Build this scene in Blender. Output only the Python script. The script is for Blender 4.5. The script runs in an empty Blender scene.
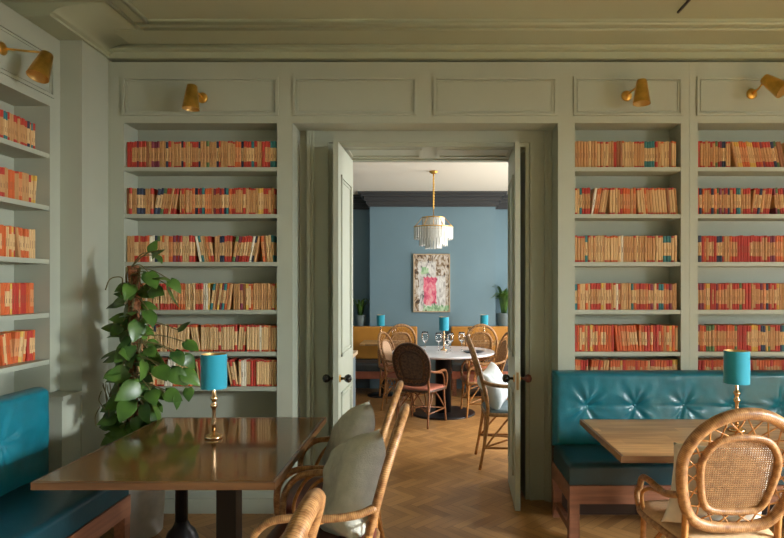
import bpy, bmesh, math, random
from mathutils import Vector, Matrix, noise
random.seed(7)
S = bpy.context.scene
COL = S.collection
PI = math.pi
F, VX, VY, EYE = 588.0, 430.0, 285.0, 1.55

def W(px, py, Y):
    return Vector(((px - VX) / F * Y, Y, EYE - (py - VY) / F * Y))

# ------------------------------------------------------------------ materials
MATS = {}
def mat(name, col, rough=0.6, metal=0.0, noise_amt=0.0, noise_scale=20.0, bump=0.0, bump_scale=60.0,
        coat=0.0, spec=None, emit=None, sheen=0.0):
    if name in MATS: return MATS[name]
    m = bpy.data.materials.new(name); m.use_nodes = True
    nt = m.node_tree; b = nt.nodes['Principled BSDF']
    c = (*col, 1)
    b.inputs['Base Color'].default_value = c
    b.inputs['Roughness'].default_value = rough
    b.inputs['Metallic'].default_value = metal
    if coat: b.inputs['Coat Weight'].default_value = coat; b.inputs['Coat Roughness'].default_value = 0.12
    if spec is not None: b.inputs['Specular IOR Level'].default_value = spec
    if sheen: b.inputs['Sheen Weight'].default_value = sheen
    tc = nt.nodes.new('ShaderNodeTexCoord')
    if noise_amt:
        n = nt.nodes.new('ShaderNodeTexNoise'); n.inputs['Scale'].default_value = noise_scale
        n.inputs['Detail'].default_value = 5
        nt.links.new(tc.outputs['Object'], n.inputs['Vector'])
        r = nt.nodes.new('ShaderNodeValToRGB')
        r.color_ramp.elements[0].position = 0.3; r.color_ramp.elements[1].position = 0.7
        r.color_ramp.elements[0].color = tuple(max(0, v * (1 - noise_amt)) for v in col) + (1,)
        r.color_ramp.elements[1].color = tuple(min(1, v * (1 + noise_amt)) for v in col) + (1,)
        nt.links.new(n.outputs['Fac'], r.inputs['Fac'])
        nt.links.new(r.outputs['Color'], b.inputs['Base Color'])
    if bump:
        n2 = nt.nodes.new('ShaderNodeTexNoise'); n2.inputs['Scale'].default_value = bump_scale
        nt.links.new(tc.outputs['Object'], n2.inputs['Vector'])
        bp = nt.nodes.new('ShaderNodeBump'); bp.inputs['Strength'].default_value = bump; bp.inputs['Distance'].default_value = 0.01
        nt.links.new(n2.outputs['Fac'], bp.inputs['Height'])
        nt.links.new(bp.outputs['Normal'], b.inputs['Normal'])
    MATS[name] = m
    return m

def mathn(nt, op, a, b=None, c=None):
    n = nt.nodes.new('ShaderNodeMath'); n.operation = op
    for i, v in enumerate((a, b, c)):
        if v is None: continue
        if isinstance(v, (int, float)): n.inputs[i].default_value = v
        else: nt.links.new(v, n.inputs[i])
    return n.outputs[0]

def wood_mat(name, c1, c2, rough, axis='Y', coat=0.0, scale=1.0, plank=0.0):
    """streaky wood, grain along axis; plank > 0 adds a per-stave tone"""
    if name in MATS: return MATS[name]
    m = bpy.data.materials.new(name); m.use_nodes = True
    nt = m.node_tree; b = nt.nodes['Principled BSDF']
    tc = nt.nodes.new('ShaderNodeTexCoord')
    mp = nt.nodes.new('ShaderNodeMapping')
    sc = [14 * scale] * 3; sc['XYZ'.index(axis)] = 1.2 * scale
    mp.inputs['Scale'].default_value = sc
    nt.links.new(tc.outputs['Object'], mp.inputs['Vector'])
    n = nt.nodes.new('ShaderNodeTexNoise'); n.inputs['Scale'].default_value = 2.2; n.inputs['Detail'].default_value = 8
    n.inputs['Distortion'].default_value = 0.6
    nt.links.new(mp.outputs['Vector'], n.inputs['Vector'])
    r = nt.nodes.new('ShaderNodeValToRGB')
    r.color_ramp.elements[0].position = 0.32; r.color_ramp.elements[1].position = 0.68
    r.color_ramp.elements[0].color = (*c1, 1); r.color_ramp.elements[1].color = (*c2, 1)
    nt.links.new(n.outputs['Fac'], r.inputs['Fac'])
    out = r.outputs['Color']
    if plank:
        sx = nt.nodes.new('ShaderNodeSeparateXYZ'); nt.links.new(tc.outputs['Object'], sx.inputs[0])
        o = sx.outputs['XYZ'.index('X' if axis == 'Y' else 'Y')]
        l = sx.outputs['XYZ'.index(axis)]
        row = mathn(nt, 'FLOOR', mathn(nt, 'DIVIDE', o, plank))
        lng = mathn(nt, 'FLOOR', mathn(nt, 'ADD', mathn(nt, 'DIVIDE', l, plank * 5), mathn(nt, 'MULTIPLY', row, 0.37)))
        cx = nt.nodes.new('ShaderNodeCombineXYZ'); nt.links.new(row, cx.inputs[0]); nt.links.new(lng, cx.inputs[1])
        wn = nt.nodes.new('ShaderNodeTexWhiteNoise'); nt.links.new(cx.outputs[0], wn.inputs['Vector'])
        v = mathn(nt, 'MULTIPLY_ADD', wn.outputs['Value'], 0.5, 0.72)
        mx = nt.nodes.new('ShaderNodeMixRGB'); mx.blend_type = 'MULTIPLY'; mx.inputs[0].default_value = 1
        nt.links.new(out, mx.inputs[1]); nt.links.new(v, mx.inputs[2]); out = mx.outputs[0]
    nt.links.new(out, b.inputs['Base Color'])
    b.inputs['Roughness'].default_value = rough
    if coat: b.inputs['Coat Weight'].default_value = coat; b.inputs['Coat Roughness'].default_value = 0.07
    MATS[name] = m
    return m

def herringbone_mat():
    m = bpy.data.materials.new('herringbone_oak'); m.use_nodes = True
    nt = m.node_tree; b = nt.nodes['Principled BSDF']
    tc = nt.nodes.new('ShaderNodeTexCoord')
    mp = nt.nodes.new('ShaderNodeMapping'); mp.inputs['Rotation'].default_value = (0, 0, math.radians(45))
    mp.inputs['Scale'].default_value = (1 / 0.066,) * 3
    nt.links.new(tc.outputs['Object'], mp.inputs['Vector'])
    sx = nt.nodes.new('ShaderNodeSeparateXYZ'); nt.links.new(mp.outputs[0], sx.inputs[0])
    x, y = sx.outputs[0], sx.outputs[1]
    L = 4.0
    fx, fy = mathn(nt, 'FLOOR', x), mathn(nt, 'FLOOR', y)
    # horizontal stave owns the cell when (fx - fy) mod 2L < L
    d = mathn(nt, 'SUBTRACT', fx, fy)
    md = mathn(nt, 'FLOORED_MODULO', d, 2 * L)
    hor = mathn(nt, 'LESS_THAN', md, L - 0.5)
    # ids
    hx = mathn(nt, 'SUBTRACT', fx, md)                 # start cell of horizontal stave
    mv = mathn(nt, 'SUBTRACT', 2 * L - 1, md)
    vy = mathn(nt, 'SUBTRACT', fy, mv)
    def mix(a, c):
        return mathn(nt, 'ADD', mathn(nt, 'MULTIPLY', a, hor), mathn(nt, 'MULTIPLY', c, mathn(nt, 'SUBTRACT', 1.0, hor)))
    idx, idy = mix(hx, fx), mix(fy, vy)
    cx = nt.nodes.new('ShaderNodeCombineXYZ'); nt.links.new(idx, cx.inputs[0]); nt.links.new(idy, cx.inputs[1]); nt.links.new(hor, cx.inputs[2])
    wn = nt.nodes.new('ShaderNodeTexWhiteNoise'); nt.links.new(cx.outputs[0], wn.inputs['Vector'])
    # grain
    gl = mix(x, y); gw = mix(y, x)
    g = nt.nodes.new('ShaderNodeCombineXYZ')
    nt.links.new(mathn(nt, 'MULTIPLY', gl, 0.35), g.inputs[0]); nt.links.new(mathn(nt, 'MULTIPLY', gw, 4.0), g.inputs[1])
    nt.links.new(mathn(nt, 'MULTIPLY', wn.outputs['Value'], 30), g.inputs[2])
    n = nt.nodes.new('ShaderNodeTexNoise'); n.inputs['Scale'].default_value = 1.0; n.inputs['Detail'].default_value = 6
    nt.links.new(g.outputs[0], n.inputs['Vector'])
    r = nt.nodes.new('ShaderNodeValToRGB')
    r.color_ramp.elements[0].color = (0.21, 0.092, 0.026, 1); r.color_ramp.elements[1].color = (0.56, 0.30, 0.105, 1)
    f = mathn(nt, 'ADD', mathn(nt, 'MULTIPLY_ADD', wn.outputs['Value'], 0.46, 0.05), mathn(nt, 'MULTIPLY', n.outputs['Fac'], 0.52))
    nt.links.new(f, r.inputs['Fac'])
    # seams
    def edge(v):
        fr = mathn(nt, 'FRACT', v)
        return mathn(nt, 'MINIMUM', fr, mathn(nt, 'SUBTRACT', 1.0, fr))
    seam = mathn(nt, 'LESS_THAN', edge(gw), 0.022)
    endseam = mathn(nt, 'LESS_THAN', mix(mathn(nt, 'SUBTRACT', x, hx), mathn(nt, 'SUBTRACT', y, vy)), 0.035)
    sm = mathn(nt, 'MAXIMUM', seam, endseam)
    mx = nt.nodes.new('ShaderNodeMixRGB'); mx.inputs[2].default_value = (0.09, 0.04, 0.015, 1)
    nt.links.new(mathn(nt, 'MULTIPLY', sm, 0.7), mx.inputs[0]); nt.links.new(r.outputs[0], mx.inputs[1])
    nt.links.new(mx.outputs[0], b.inputs['Base Color'])
    b.inputs['Roughness'].default_value = 0.30
    bp = nt.nodes.new('ShaderNodeBump'); bp.inputs['Strength'].default_value = 0.12; bp.inputs['Distance'].default_value = 0.004
    nt.links.new(wn.outputs['Value'], bp.inputs['Height']); nt.links.new(bp.outputs[0], b.inputs['Normal'])
    return m

def rattan_mat(name, c1, c2, wraps, rough=0.45, mott=0.5):
    """wraps: bands per metre along the tube (uv v is length in metres)"""
    if name in MATS: return MATS[name]
    m = bpy.data.materials.new(name); m.use_nodes = True
    nt = m.node_tree; b = nt.nodes['Principled BSDF']
    tc = nt.nodes.new('ShaderNodeTexCoord')
    n = nt.nodes.new('ShaderNodeTexNoise'); n.inputs['Scale'].default_value = 38; n.inputs['Detail'].default_value = 4
    nt.links.new(tc.outputs['Object'], n.inputs['Vector'])
    r = nt.nodes.new('ShaderNodeValToRGB')
    r.color_ramp.elements[0].position = 0.5 - mott * 0.3; r.color_ramp.elements[1].position = 0.5 + mott * 0.3
    r.color_ramp.elements[0].color = (*c1, 1); r.color_ramp.elements[1].color = (*c2, 1)
    nt.links.new(n.outputs['Fac'], r.inputs['Fac'])
    out = r.outputs[0]
    if wraps:
        sx = nt.nodes.new('ShaderNodeSeparateXYZ'); nt.links.new(tc.outputs['UV'], sx.inputs[0])
        ph = mathn(nt, 'FRACT', mathn(nt, 'ADD', mathn(nt, 'MULTIPLY', sx.outputs[1], wraps), sx.outputs[0]))
        tri = mathn(nt, 'ABSOLUTE', mathn(nt, 'SUBTRACT', ph, 0.5))
        bp = nt.nodes.new('ShaderNodeBump'); bp.inputs['Strength'].default_value = 0.35; bp.inputs['Distance'].default_value = 0.003
        bp.invert = True
        nt.links.new(tri, bp.inputs['Height']); nt.links.new(bp.outputs[0], b.inputs['Normal'])
        gap = mathn(nt, 'GREATER_THAN', tri, 0.43)
        mx = nt.nodes.new('ShaderNodeMixRGB'); mx.inputs[2].default_value = (c1[0] * .45, c1[1] * .4, c1[2] * .35, 1)
        nt.links.new(mathn(nt, 'MULTIPLY', gap, 0.8), mx.inputs[0]); nt.links.new(out, mx.inputs[1]); out = mx.outputs[0]
    nt.links.new(out, b.inputs['Base Color']); b.inputs['Roughness'].default_value = rough
    MATS[name] = m
    return m

PAINT = mat('sage_paint', (0.372, 0.400, 0.318), 0.5, noise_amt=0.03, noise_scale=3)
CEIL = mat('sage_ceiling_paint', (0.365, 0.40, 0.28), 0.7, noise_amt=0.03, noise_scale=2)
BLUE = mat('blue_wall_paint', (0.145, 0.23, 0.27), 0.6, noise_amt=0.05, noise_scale=1.5)
DKBLUE = mat('dark_cornice_paint', (0.042, 0.042, 0.042), 0.6)
WHITE = mat('cream_ceiling_paint', (0.74, 0.69, 0.57), 0.8)
FLOOR = herringbone_mat()
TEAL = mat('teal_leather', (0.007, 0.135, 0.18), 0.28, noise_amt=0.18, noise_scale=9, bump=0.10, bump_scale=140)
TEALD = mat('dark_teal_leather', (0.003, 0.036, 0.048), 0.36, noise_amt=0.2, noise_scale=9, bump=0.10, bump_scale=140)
MAHOG = wood_mat('reddish_bench_wood', (0.17, 0.066, 0.034), (0.28, 0.118, 0.060), 0.42, 'X')
TABLE = wood_mat('varnished_oak_top', (0.10, 0.044, 0.011), (0.20, 0.098, 0.027), 0.13, 'X', coat=0.25, plank=0.085)
TABLE2 = wood_mat('varnished_pale_oak_top', (0.34, 0.18, 0.065), (0.60, 0.36, 0.15), 0.34, 'X', coat=0.08, plank=0.085)
EDGE = wood_mat('table_edge_wood', (0.10, 0.044, 0.016), (0.18, 0.085, 0.034), 0.3, 'X', coat=0.3)
IRON = mat('black_cast_iron', (0.012, 0.011, 0.012), 0.4, 0.3)
BRASS = mat('aged_brass', (0.72, 0.42, 0.10), 0.33, 1.0, noise_amt=0.22, noise_scale=14)
BRASSL = mat('polished_brass_stem', (0.83, 0.56, 0.32), 0.20, 1.0)
SHADE = mat('teal_velvet_shade', (0.005, 0.27, 0.37), 0.75, sheen=0.3)
SHADEIN = mat('gold_shade_lining', (0.65, 0.42, 0.14), 0.4, 0.6)
RWRAP = rattan_mat('wrapped_rattan', (0.20, 0.085, 0.027), (0.50, 0.275, 0.108), 130, 0.42, .6)
RPOLE = rattan_mat('honey_rattan_pole', (0.30, 0.11, 0.025), (0.56, 0.27, 0.075), 0, 0.35, 0.8)
RCANE = rattan_mat('woven_cane', (0.19, 0.09, 0.03), (0.34, 0.18, 0.068), 0, 0.5)
RDARK = rattan_mat('brown_rattan_pole', (0.16, 0.055, 0.018), (0.30, 0.12, 0.04), 0, 0.4)
RDARKW = rattan_mat('dark_wicker_wrap', (0.045, 0.020, 0.010), (0.12, 0.055, 0.022), 110, 0.4)
RDCANE = rattan_mat('dark_wicker_weave', (0.07, 0.035, 0.018), (0.17, 0.09, 0.045), 0, 0.5)
PALECANE = mat('pale_woven_back', (0.62, 0.41, 0.26), 0.6, noise_amt=0.12, noise_scale=60)
SEATR = mat('terracotta_seat_leather', (0.42, 0.14, 0.085), 0.45, noise_amt=0.12)
SEATD = mat('dark_red_seat', (0.13, 0.038, 0.025), 0.4, noise_amt=0.2)
SEATB = mat('beige_seat_pad', (0.55, 0.36, 0.19), 0.7, noise_amt=0.12, noise_scale=70)
LINEN = mat('grey_green_linen', (0.46, 0.455, 0.38), 0.85, noise_amt=0.10, noise_scale=26, bump=0.3, bump_scale=200)
LINENW = mat('pale_linen', (0.66, 0.63, 0.55), 0.85, noise_amt=0.06, noise_scale=30, bump=0.2, bump_scale=200)
LINENB = mat('pale_grey_linen', (0.62, 0.66, 0.66), 0.85, noise_amt=0.06, noise_scale=30)
BLUEPAD = mat('slate_seat_pad', (0.14, 0.19, 0.21), 0.7, noise_amt=0.1)
BLACK = mat('black_knob', (0.010, 0.009, 0.009), 0.18)
REDWD = mat('dark_red_wood_knob', (0.10, 0.02, 0.012), 0.25)
LEAF = None
def leaf_mat():
    m = bpy.data.materials.new('glossy_green_leaf'); m.use_nodes = True
    nt = m.node_tree; b = nt.nodes['Principled BSDF']
    tc = nt.nodes.new('ShaderNodeTexCoord')
    n = nt.nodes.new('ShaderNodeTexNoise'); n.inputs['Scale'].default_value = 7
    nt.links.new(tc.outputs['Object'], n.inputs['Vector'])
    r = nt.nodes.new('ShaderNodeValToRGB')
    r.color_ramp.elements[0].position = 0.3; r.color_ramp.elements[1].position = 0.72
    r.color_ramp.elements[0].color = (0.020, 0.062, 0.012, 1); r.color_ramp.elements[1].color = (0.10, 0.205, 0.028, 1)
    nt.links.new(n.outputs['Fac'], r.inputs['Fac']); nt.links.new(r.outputs[0], b.inputs['Base Color'])
    b.inputs['Roughness'].default_value = 0.36
    return m
LEAF = leaf_mat()
STEM = mat('green_brown_stem', (0.14, 0.12, 0.04), 0.6)
COIR = mat('brown_coir_pole', (0.25, 0.10, 0.042), 0.95, noise_amt=0.5, noise_scale=60, bump=0.8, bump_scale=120)
POT = mat('grey_concrete_pot', (0.46, 0.44, 0.38), 0.8, noise_amt=0.15, noise_scale=12)
SOIL = mat('dark_soil', (0.03, 0.02, 0.012), 0.95)
MUST = mat('mustard_leather', (0.50, 0.215, 0.028), 0.5, noise_amt=0.1, noise_scale=5)
GREYPAD = mat('dark_grey_seat_cushion', (0.05, 0.055, 0.055), 0.6, noise_amt=0.1)
MARBLE = mat('pale_marble_top', (0.68, 0.66, 0.68), 0.18, noise_amt=0.06, noise_scale=5)
CRYST = mat('frosted_glass_drop', (0.86, 0.86, 0.80), 0.25, noise_amt=0.06, noise_scale=40)
CRYST.node_tree.nodes['Principled BSDF'].inputs['Transmission Weight'].default_value = 0.35
def glass_mat():
    m = bpy.data.materials.new('clear_glass'); m.use_nodes = True
    b = m.node_tree.nodes['Principled BSDF']
    b.inputs['Base Color'].default_value = (0.95, 0.97, 0.97, 1); b.inputs['Roughness'].default_value = 0.03
    b.inputs['Transmission Weight'].default_value = 1.0; b.inputs['IOR'].default_value = 1.45
    return m
GLASS = glass_mat()
PORC = mat('white_porcelain', (0.75, 0.74, 0.72), 0.2)
NAVYP = mat('dark_plate_rim', (0.02, 0.025, 0.04), 0.3)
CABB = mat('blue_grey_cabinet', (0.11, 0.15, 0.17), 0.5)
PALEWOOD = wood_mat('pale_wood_frame', (0.42, 0.30, 0.18), (0.58, 0.44, 0.28), 0.4, 'Z')
BOXG = mat('slate_pot', (0.13, 0.17, 0.17), 0.6)

# ------------------------------------------------------------------ mesh helpers
def NB():
    bm = bmesh.new(); bm.loops.layers.uv.new('UVMap'); return bm

def bx(bm, x0, x1, y0, y1, z0, z1, mi=0, M=None):
    vs = []
    for z in (z0, z1):
        for (x, y) in ((x0, y0), (x1, y0), (x1, y1), (x0, y1)):
            v = Vector((x, y, z))
            vs.append(bm.verts.new(M @ v if M else v))
    fs = [(3, 2, 1, 0), (4, 5, 6, 7), (0, 1, 5, 4), (1, 2, 6, 5), (2, 3, 7, 6), (3, 0, 4, 7)]
    out = []
    for f in fs:
        fc = bm.faces.new([vs[i] for i in f]); fc.material_index = mi; out.append(fc)
    return out

def cr(pts, n=8, closed=False):
    """catmull-rom"""
    P = [Vector(p) for p in pts]; out = []
    N = len(P); rng = N if closed else N - 1
    for i in range(rng):
        p1, p2 = P[i], P[(i + 1) % N]
        p0 = P[(i - 1) % N] if (closed or i > 0) else p1 * 2 - p2
        p3 = P[(i + 2) % N] if (closed or i + 2 < N) else p2 * 2 - p1
        for k in range(n):
            t = k / n
            out.append(0.5 * ((2 * p1) + (p2 - p0) * t + (2 * p0 - 5 * p1 + 4 * p2 - p3) * t * t + (3 * p1 - p0 - 3 * p2 + p3) * t ** 3))
    if not closed: out.append(P[-1])
    return out

def tube(bm, pts, r, n=8, closed=False, mi=0, r1=None):
    uvl = bm.loops.layers.uv.active
    P = [Vector(p) for p in pts]; N = len(P)
    rings = []; L = 0; lens = []
    up = None
    for i, p in enumerate(P):
        if closed: t = (P[(i + 1) % N] - P[i - 1])
        else: t = P[min(i + 1, N - 1)] - P[max(i - 1, 0)]
        if t.length < 1e-9: t = Vector((0, 0, 1))
        t.normalize()
        if up is None:
            up = Vector((0, 0, 1)) if abs(t.z) < 0.9 else Vector((1, 0, 0))
        s = t.cross(up)
        if s.length < 1e-6: s = t.cross(Vector((0.3, 1, 0.2)))
        s.normalize(); up = s.cross(t).normalized()
        rr = r if r1 is None else r + (r1 - r) * i / max(1, N - 1)
        rings.append([bm.verts.new(p + (s * math.cos(a) + up * math.sin(a)) * rr) for a in [2 * PI * k / n for k in range(n)]])
        if i: L += (P[i] - P[i - 1]).length
        lens.append(L)
    M_ = N if closed else N - 1
    for i in range(M_):
        a, b = rings[i], rings[(i + 1) % N]
        l0 = lens[i]; l1 = lens[i + 1] if i + 1 < N else L + (P[0] - P[-1]).length
        for k in range(n):
            f = bm.faces.new((a[k], a[(k + 1) % n], b[(k + 1) % n], b[k])); f.smooth = True; f.material_index = mi
            for lp, uv in zip(f.loops, ((k / n, l0), ((k + 1) / n, l0), ((k + 1) / n, l1), (k / n, l1))):
                lp[uvl].uv = uv
    if not closed:
        f = bm.faces.new(rings[0][::-1]); f.material_index = mi
        f = bm.faces.new(rings[-1]); f.material_index = mi

def lathe(bm, prof, n=24, M=None, mi=0, cap=True, smooth=True):
    rings = []
    for (r, z) in prof:
        ring = []
        for k in range(n):
            a = 2 * PI * k / n
            v = Vector((max(r, 1e-4) * math.cos(a), max(r, 1e-4) * math.sin(a), z))
            ring.append(bm.verts.new(M @ v if M else v))
        rings.append(ring)
    for a, b in zip(rings, rings[1:]):
        for k in range(n):
            f = bm.faces.new((a[k], a[(k + 1) % n], b[(k + 1) % n], b[k])); f.smooth = smooth; f.material_index = mi
    if cap:
        f = bm.faces.new(rings[0][::-1]); f.material_index = mi
        f = bm.faces.new(rings[-1]); f.material_index = mi

def rbox(x0, x1, y0, y1, z0, z1, r=0.01, seg=2):
    bm = NB(); bx(bm, x0, x1, y0, y1, z0, z1)
    bmesh.ops.bevel(bm, geom=list(bm.edges), offset=r, segments=seg, profile=0.5, affect='EDGES')
    return bm

def obj(name, bm, m, parent=None, loc=None, smooth=None):
    me = bpy.data.meshes.new(name)
    if smooth is not None:
        for f in bm.faces: f.smooth = smooth
    bm.normal_update()
    bm.to_mesh(me); bm.free()
    for x in (m if isinstance(m, (list, tuple)) else [m]): me.materials.append(x)
    o = bpy.data.objects.new(name, me); COL.objects.link(o)
    if parent is not None: o.parent = parent
    if loc is not None: o.location = loc
    return o

def tag(o, label, cat, group=None, kind=None):
    o['label'] = label; o['category'] = cat
    if group: o['group'] = group
    if kind: o['kind'] = kind
    return o

def struct(name, bm, m, parent=None, label=None):
    o = obj(name, bm, m, parent); o['kind'] = 'structure'
    if label: o['label'] = label
    return o

def thing(name, label, cat, loc=(0, 0, 0), rz=0.0, group=None):
    o = bpy.data.objects.new(name, None); COL.objects.link(o)
    o.location = loc; o.rotation_euler = (0, 0, rz); o.empty_display_size = 0.1
    return tag(o, label, cat, group)

def copy_tree(o, parent=None):
    c = o.copy(); COL.objects.link(c)
    if parent is not None: c.parent = parent
    for ch in list(o.children): copy_tree(ch, c)
    return c

def dup(o, loc, rz, label, group=None, scale=None):
    c = copy_tree(o); c.location = loc; c.rotation_euler = (0, 0, rz); c['label'] = label
    if group: c['group'] = group
    if scale: c.scale = (scale,) * 3
    return c

# ------------------------------------------------------------------ room shell
YB = 4.0           # face of the bookcases on the back wall
YW = 4.25          # wall plane around the doorway
YD = 4.62          # door hinge plane
YR = 4.70          # far face of the wall
CZ = 3.19
bm = NB(); bx(bm, -3.0, 4.8, -2.4, 9.4, -0.10, 0.0); struct('floor', bm, FLOOR, label='varnished oak herringbone floor running through both rooms')
bm = NB(); bx(bm, -2.75, 4.75, -2.2, YW + .05, CZ, CZ + .1); struct('ceiling', bm, CEIL, label='sage green ceiling of the front room')
bm = NB(); bx(bm, -2.75, -2.62, -2.2, 4.25, 0, CZ); struct('wall_left', bm, PAINT)
bm = NB(); bx(bm, -2.62, 4.6, -2.2, -2.1, 0, CZ); struct('wall_front', bm, PAINT)
# wall with the doorway (behind the back bookcases)
bm = NB()
bx(bm, -2.62, -0.73, YW, YR, 0, CZ); bx(bm, 0.72, 4.6, YW, YR, 0, CZ); bx(bm, -0.73, 0.72, YW, YR, 2.575, CZ)
struct('wall_back', bm, PAINT)
# right wall with two tall windows
def wall_openings(name, x0, x1, ys, z0, z1, H, y0, y1, m):
    bm = NB(); c = y0
    for a, b in ys:
        bx(bm, x0, x1, c, a, 0, H); bx(bm, x0, x1, a, b, 0, z0); bx(bm, x0, x1, a, b, z1, H); c = b
    bx(bm, x0, x1, c, y1, 0, H)
    return struct(name, bm, m)
wall_openings('wall_right', 4.6, 4.75, [(-1.6, -0.7), (0.25, 1.45)], 0.25, 2.2, CZ, -2.2, YR, PAINT)
def window_frame(name, x, y0, y1, z0, z1, m):
    bm = NB(); t = 0.05
    bx(bm, x, x + .06, y0, y0 + t, z0, z1); bx(bm, x, x + .06, y1 - t, y1, z0, z1)
    bx(bm, x, x + .06, y0 + t, y1 - t, z0, z0 + t); bx(bm, x, x + .06, y0 + t, y1 - t, z1 - t, z1)
    bx(bm, x + .01, x + .05, y0 + t, y1 - t, (z0 + z1) / 2 - .025, (z0 + z1) / 2 + .025)
    bx(bm, x + .015, x + .045, (y0 + y1) / 2 - .015, (y0 + y1) / 2 + .015, z0 + t, z1 - t)
    struct(name, bm, m)
window_frame('window_1', 4.65, -1.6, -0.7, 0.25, 2.2, PAINT)
window_frame('window_2', 4.65, 0.25, 1.45, 0.25, 2.2, PAINT)

# pier in the left back corner and the low boxing beside it
bm = NB(); bx(bm, -2.62, -2.19, 3.70, YW, 0, CZ); struct('wall_pier', bm, PAINT, label='sage painted pier in the left corner of the front room')
bm = NB(); bx(bm, -2.62, -2.2, 3.515, 3.70, 0, .86); bx(bm, -2.62, -2.185, 3.50, 3.70, .86, .885)
struct('trim_1', bm, PAINT, label='low boxed ledge in front of the corner pier')
# ceiling mouldings: soffit band along the back and the left, with beads
bm = NB()
bx(bm, -2.62, 4.6, 3.70, YW, 3.155, CZ); bx(bm, -2.62, 4.6, 3.93, YW, 3.125, 3.16); bx(bm, -2.62, 4.6, 3.975, YW, 3.085, 3.13)
tube(bm, [(-2.6, 3.925, 3.148), (4.58, 3.925, 3.148)], .012, 8)
bx(bm, -1.83, 4.6, 3.62, 3.705, 3.165, CZ); tube(bm, [(-1.83, 3.63, 3.166), (4.58, 3.63, 3.166)], .013, 8)
tube(bm, [(-1.8, 3.70, 3.160), (4.58, 3.70, 3.160)], .012, 8)
struct('trim_2', bm, CEIL, label='moulded cornice along the back of the ceiling')
bm = NB()
bx(bm, -2.62, -1.83, -2.1, 3.36, 3.165, CZ); bx(bm, -1.835, -1.74, -2.1, 3.62, 3.168, CZ); bx(bm, -2.62, -2.45, -2.1, 3.355, 3.10, 3.166)
tube(bm, [(-1.83, -2.1, 3.163), (-1.83, 3.70, 3.163)], .012, 8); tube(bm, [(-1.745, -2.1, 3.168), (-1.745, 3.63, 3.168)], .011, 8)
struct('trim_3', bm, CEIL, label='moulded cornice along the left of the ceiling')
bm = NB()      # coved crown that wraps the pier
prof = [(-2.61, 3.09), (-2.172, 3.09), (-2.172, 3.104), (-2.160, 3.108)]
for k in range(9):
    f = k / 8; prof.append((-2.15 + .30 * (1 - math.cos(f * PI / 2)) + .0 * f, 3.112 + .050 * math.sin(f * PI / 2)))
prof += [(-1.84, CZ - .001), (-2.61, CZ - .001)]
A = [bm.verts.new((x, 3.36, z)) for (x, z) in prof]; B = [bm.verts.new((x, 3.99, z)) for (x, z) in prof]
for k in range(len(prof)):
    f = bm.faces.new((A[k], B[k], B[(k + 1) % len(prof)], A[(k + 1) % len(prof)])); f.smooth = 4 <= k < 12
bm.faces.new(A[::-1]); bm.faces.new(B); bmesh.ops.recalc_face_normals(bm, faces=bm.faces)
struct('trim_4', bm, CEIL, label='coved crown moulding above the corner pier')
bm = NB(); bx(bm, 1.482, 1.494, 2.2, 3.53, 3.180, CZ + .01); struct('trim_5', bm, DKBLUE, label='thin dark strip on the ceiling above the right bookcase')

# doorway linings
bm = NB()
def arch(o0, o1, yf, bm):
    # architrave band between opening offsets o0..o1 around the doorway
    bx(bm, -.73 - o1, -.73 - o0, yf, YW, 0, 2.575 + o1); bx(bm, .72 + o0, .72 + o1, yf, YW, 0, 2.575 + o1)
    bx(bm, -.73 - o0, .72 + o0, yf, YW, 2.575 + o0, 2.575 + o1)
arch(0.0, .02, YW - .02, bm); arch(.02, .105, YW - .012, bm); arch(.105, .125, YW - .035, bm); arch(.125, .15, YW - .05, bm)
struct('trim_6', bm, PAINT, label='moulded architrave around the doorway')
bm = NB()      # reveal lining: sides and panelled soffit, plus door frame head at the far side
bx(bm, -.73, -.70, YW, YR, 0, 2.575); bx(bm, .69, .72, YW, YR, 0, 2.575); bx(bm, -.70, .69, YW, YR, 2.548, 2.575)
for (a, b) in ((-.62, -.06), (.05, .61)):
    for t in ((a, a + .025, YW + .075, YD - .075), (b - .025, b, YW + .075, YD - .075), (a, b, YW + .05, YW + .075), (a, b, YD - .075, YD - .05)):
        bx(bm, *t, 2.538, 2.5475)
bx(bm, -.70, .69, YD + .03, YR + .02, 2.535, 2.55)
bx(bm, -.70, -.618, YD + .03, YR + .02, 0, 2.535); bx(bm, .63, .69, YD + .03, YR + .02, 0, 2.535)
struct('trim_7', bm, PAINT, label='panelled lining of the doorway reveal')

# ------------------------------------------------------------------ bookcases (built-in joinery)
SHELF_Z = [EYE - (y - VY) / 147 for y in (167, 214, 262, 310, 352, 387)]
ND = 0.19
def moulded_panel(bm, a, b, z0, z1, face, axis):
    """raised bead rectangle on a face; axis 'y': face at y=face looking -y, 'x': face at x=face looking +x"""
    for (o, w, d) in ((0, .018, .012), (.026, .008, .006)):
        rects = [(a + o, b - o, z0 + o, z0 + o + w), (a + o, b - o, z1 - o - w, z1 - o),
                 (a + o, a + o + w, z0 + o + w, z1 - o - w), (b - o - w, b - o, z0 + o + w, z1 - o - w)]
        for (p, q, r, s) in rects:
            if axis == 'y': bx(bm, p, q, face - d, face, r, s)
            else: bx(bm, face, face + d, p, q, r, s)

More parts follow.
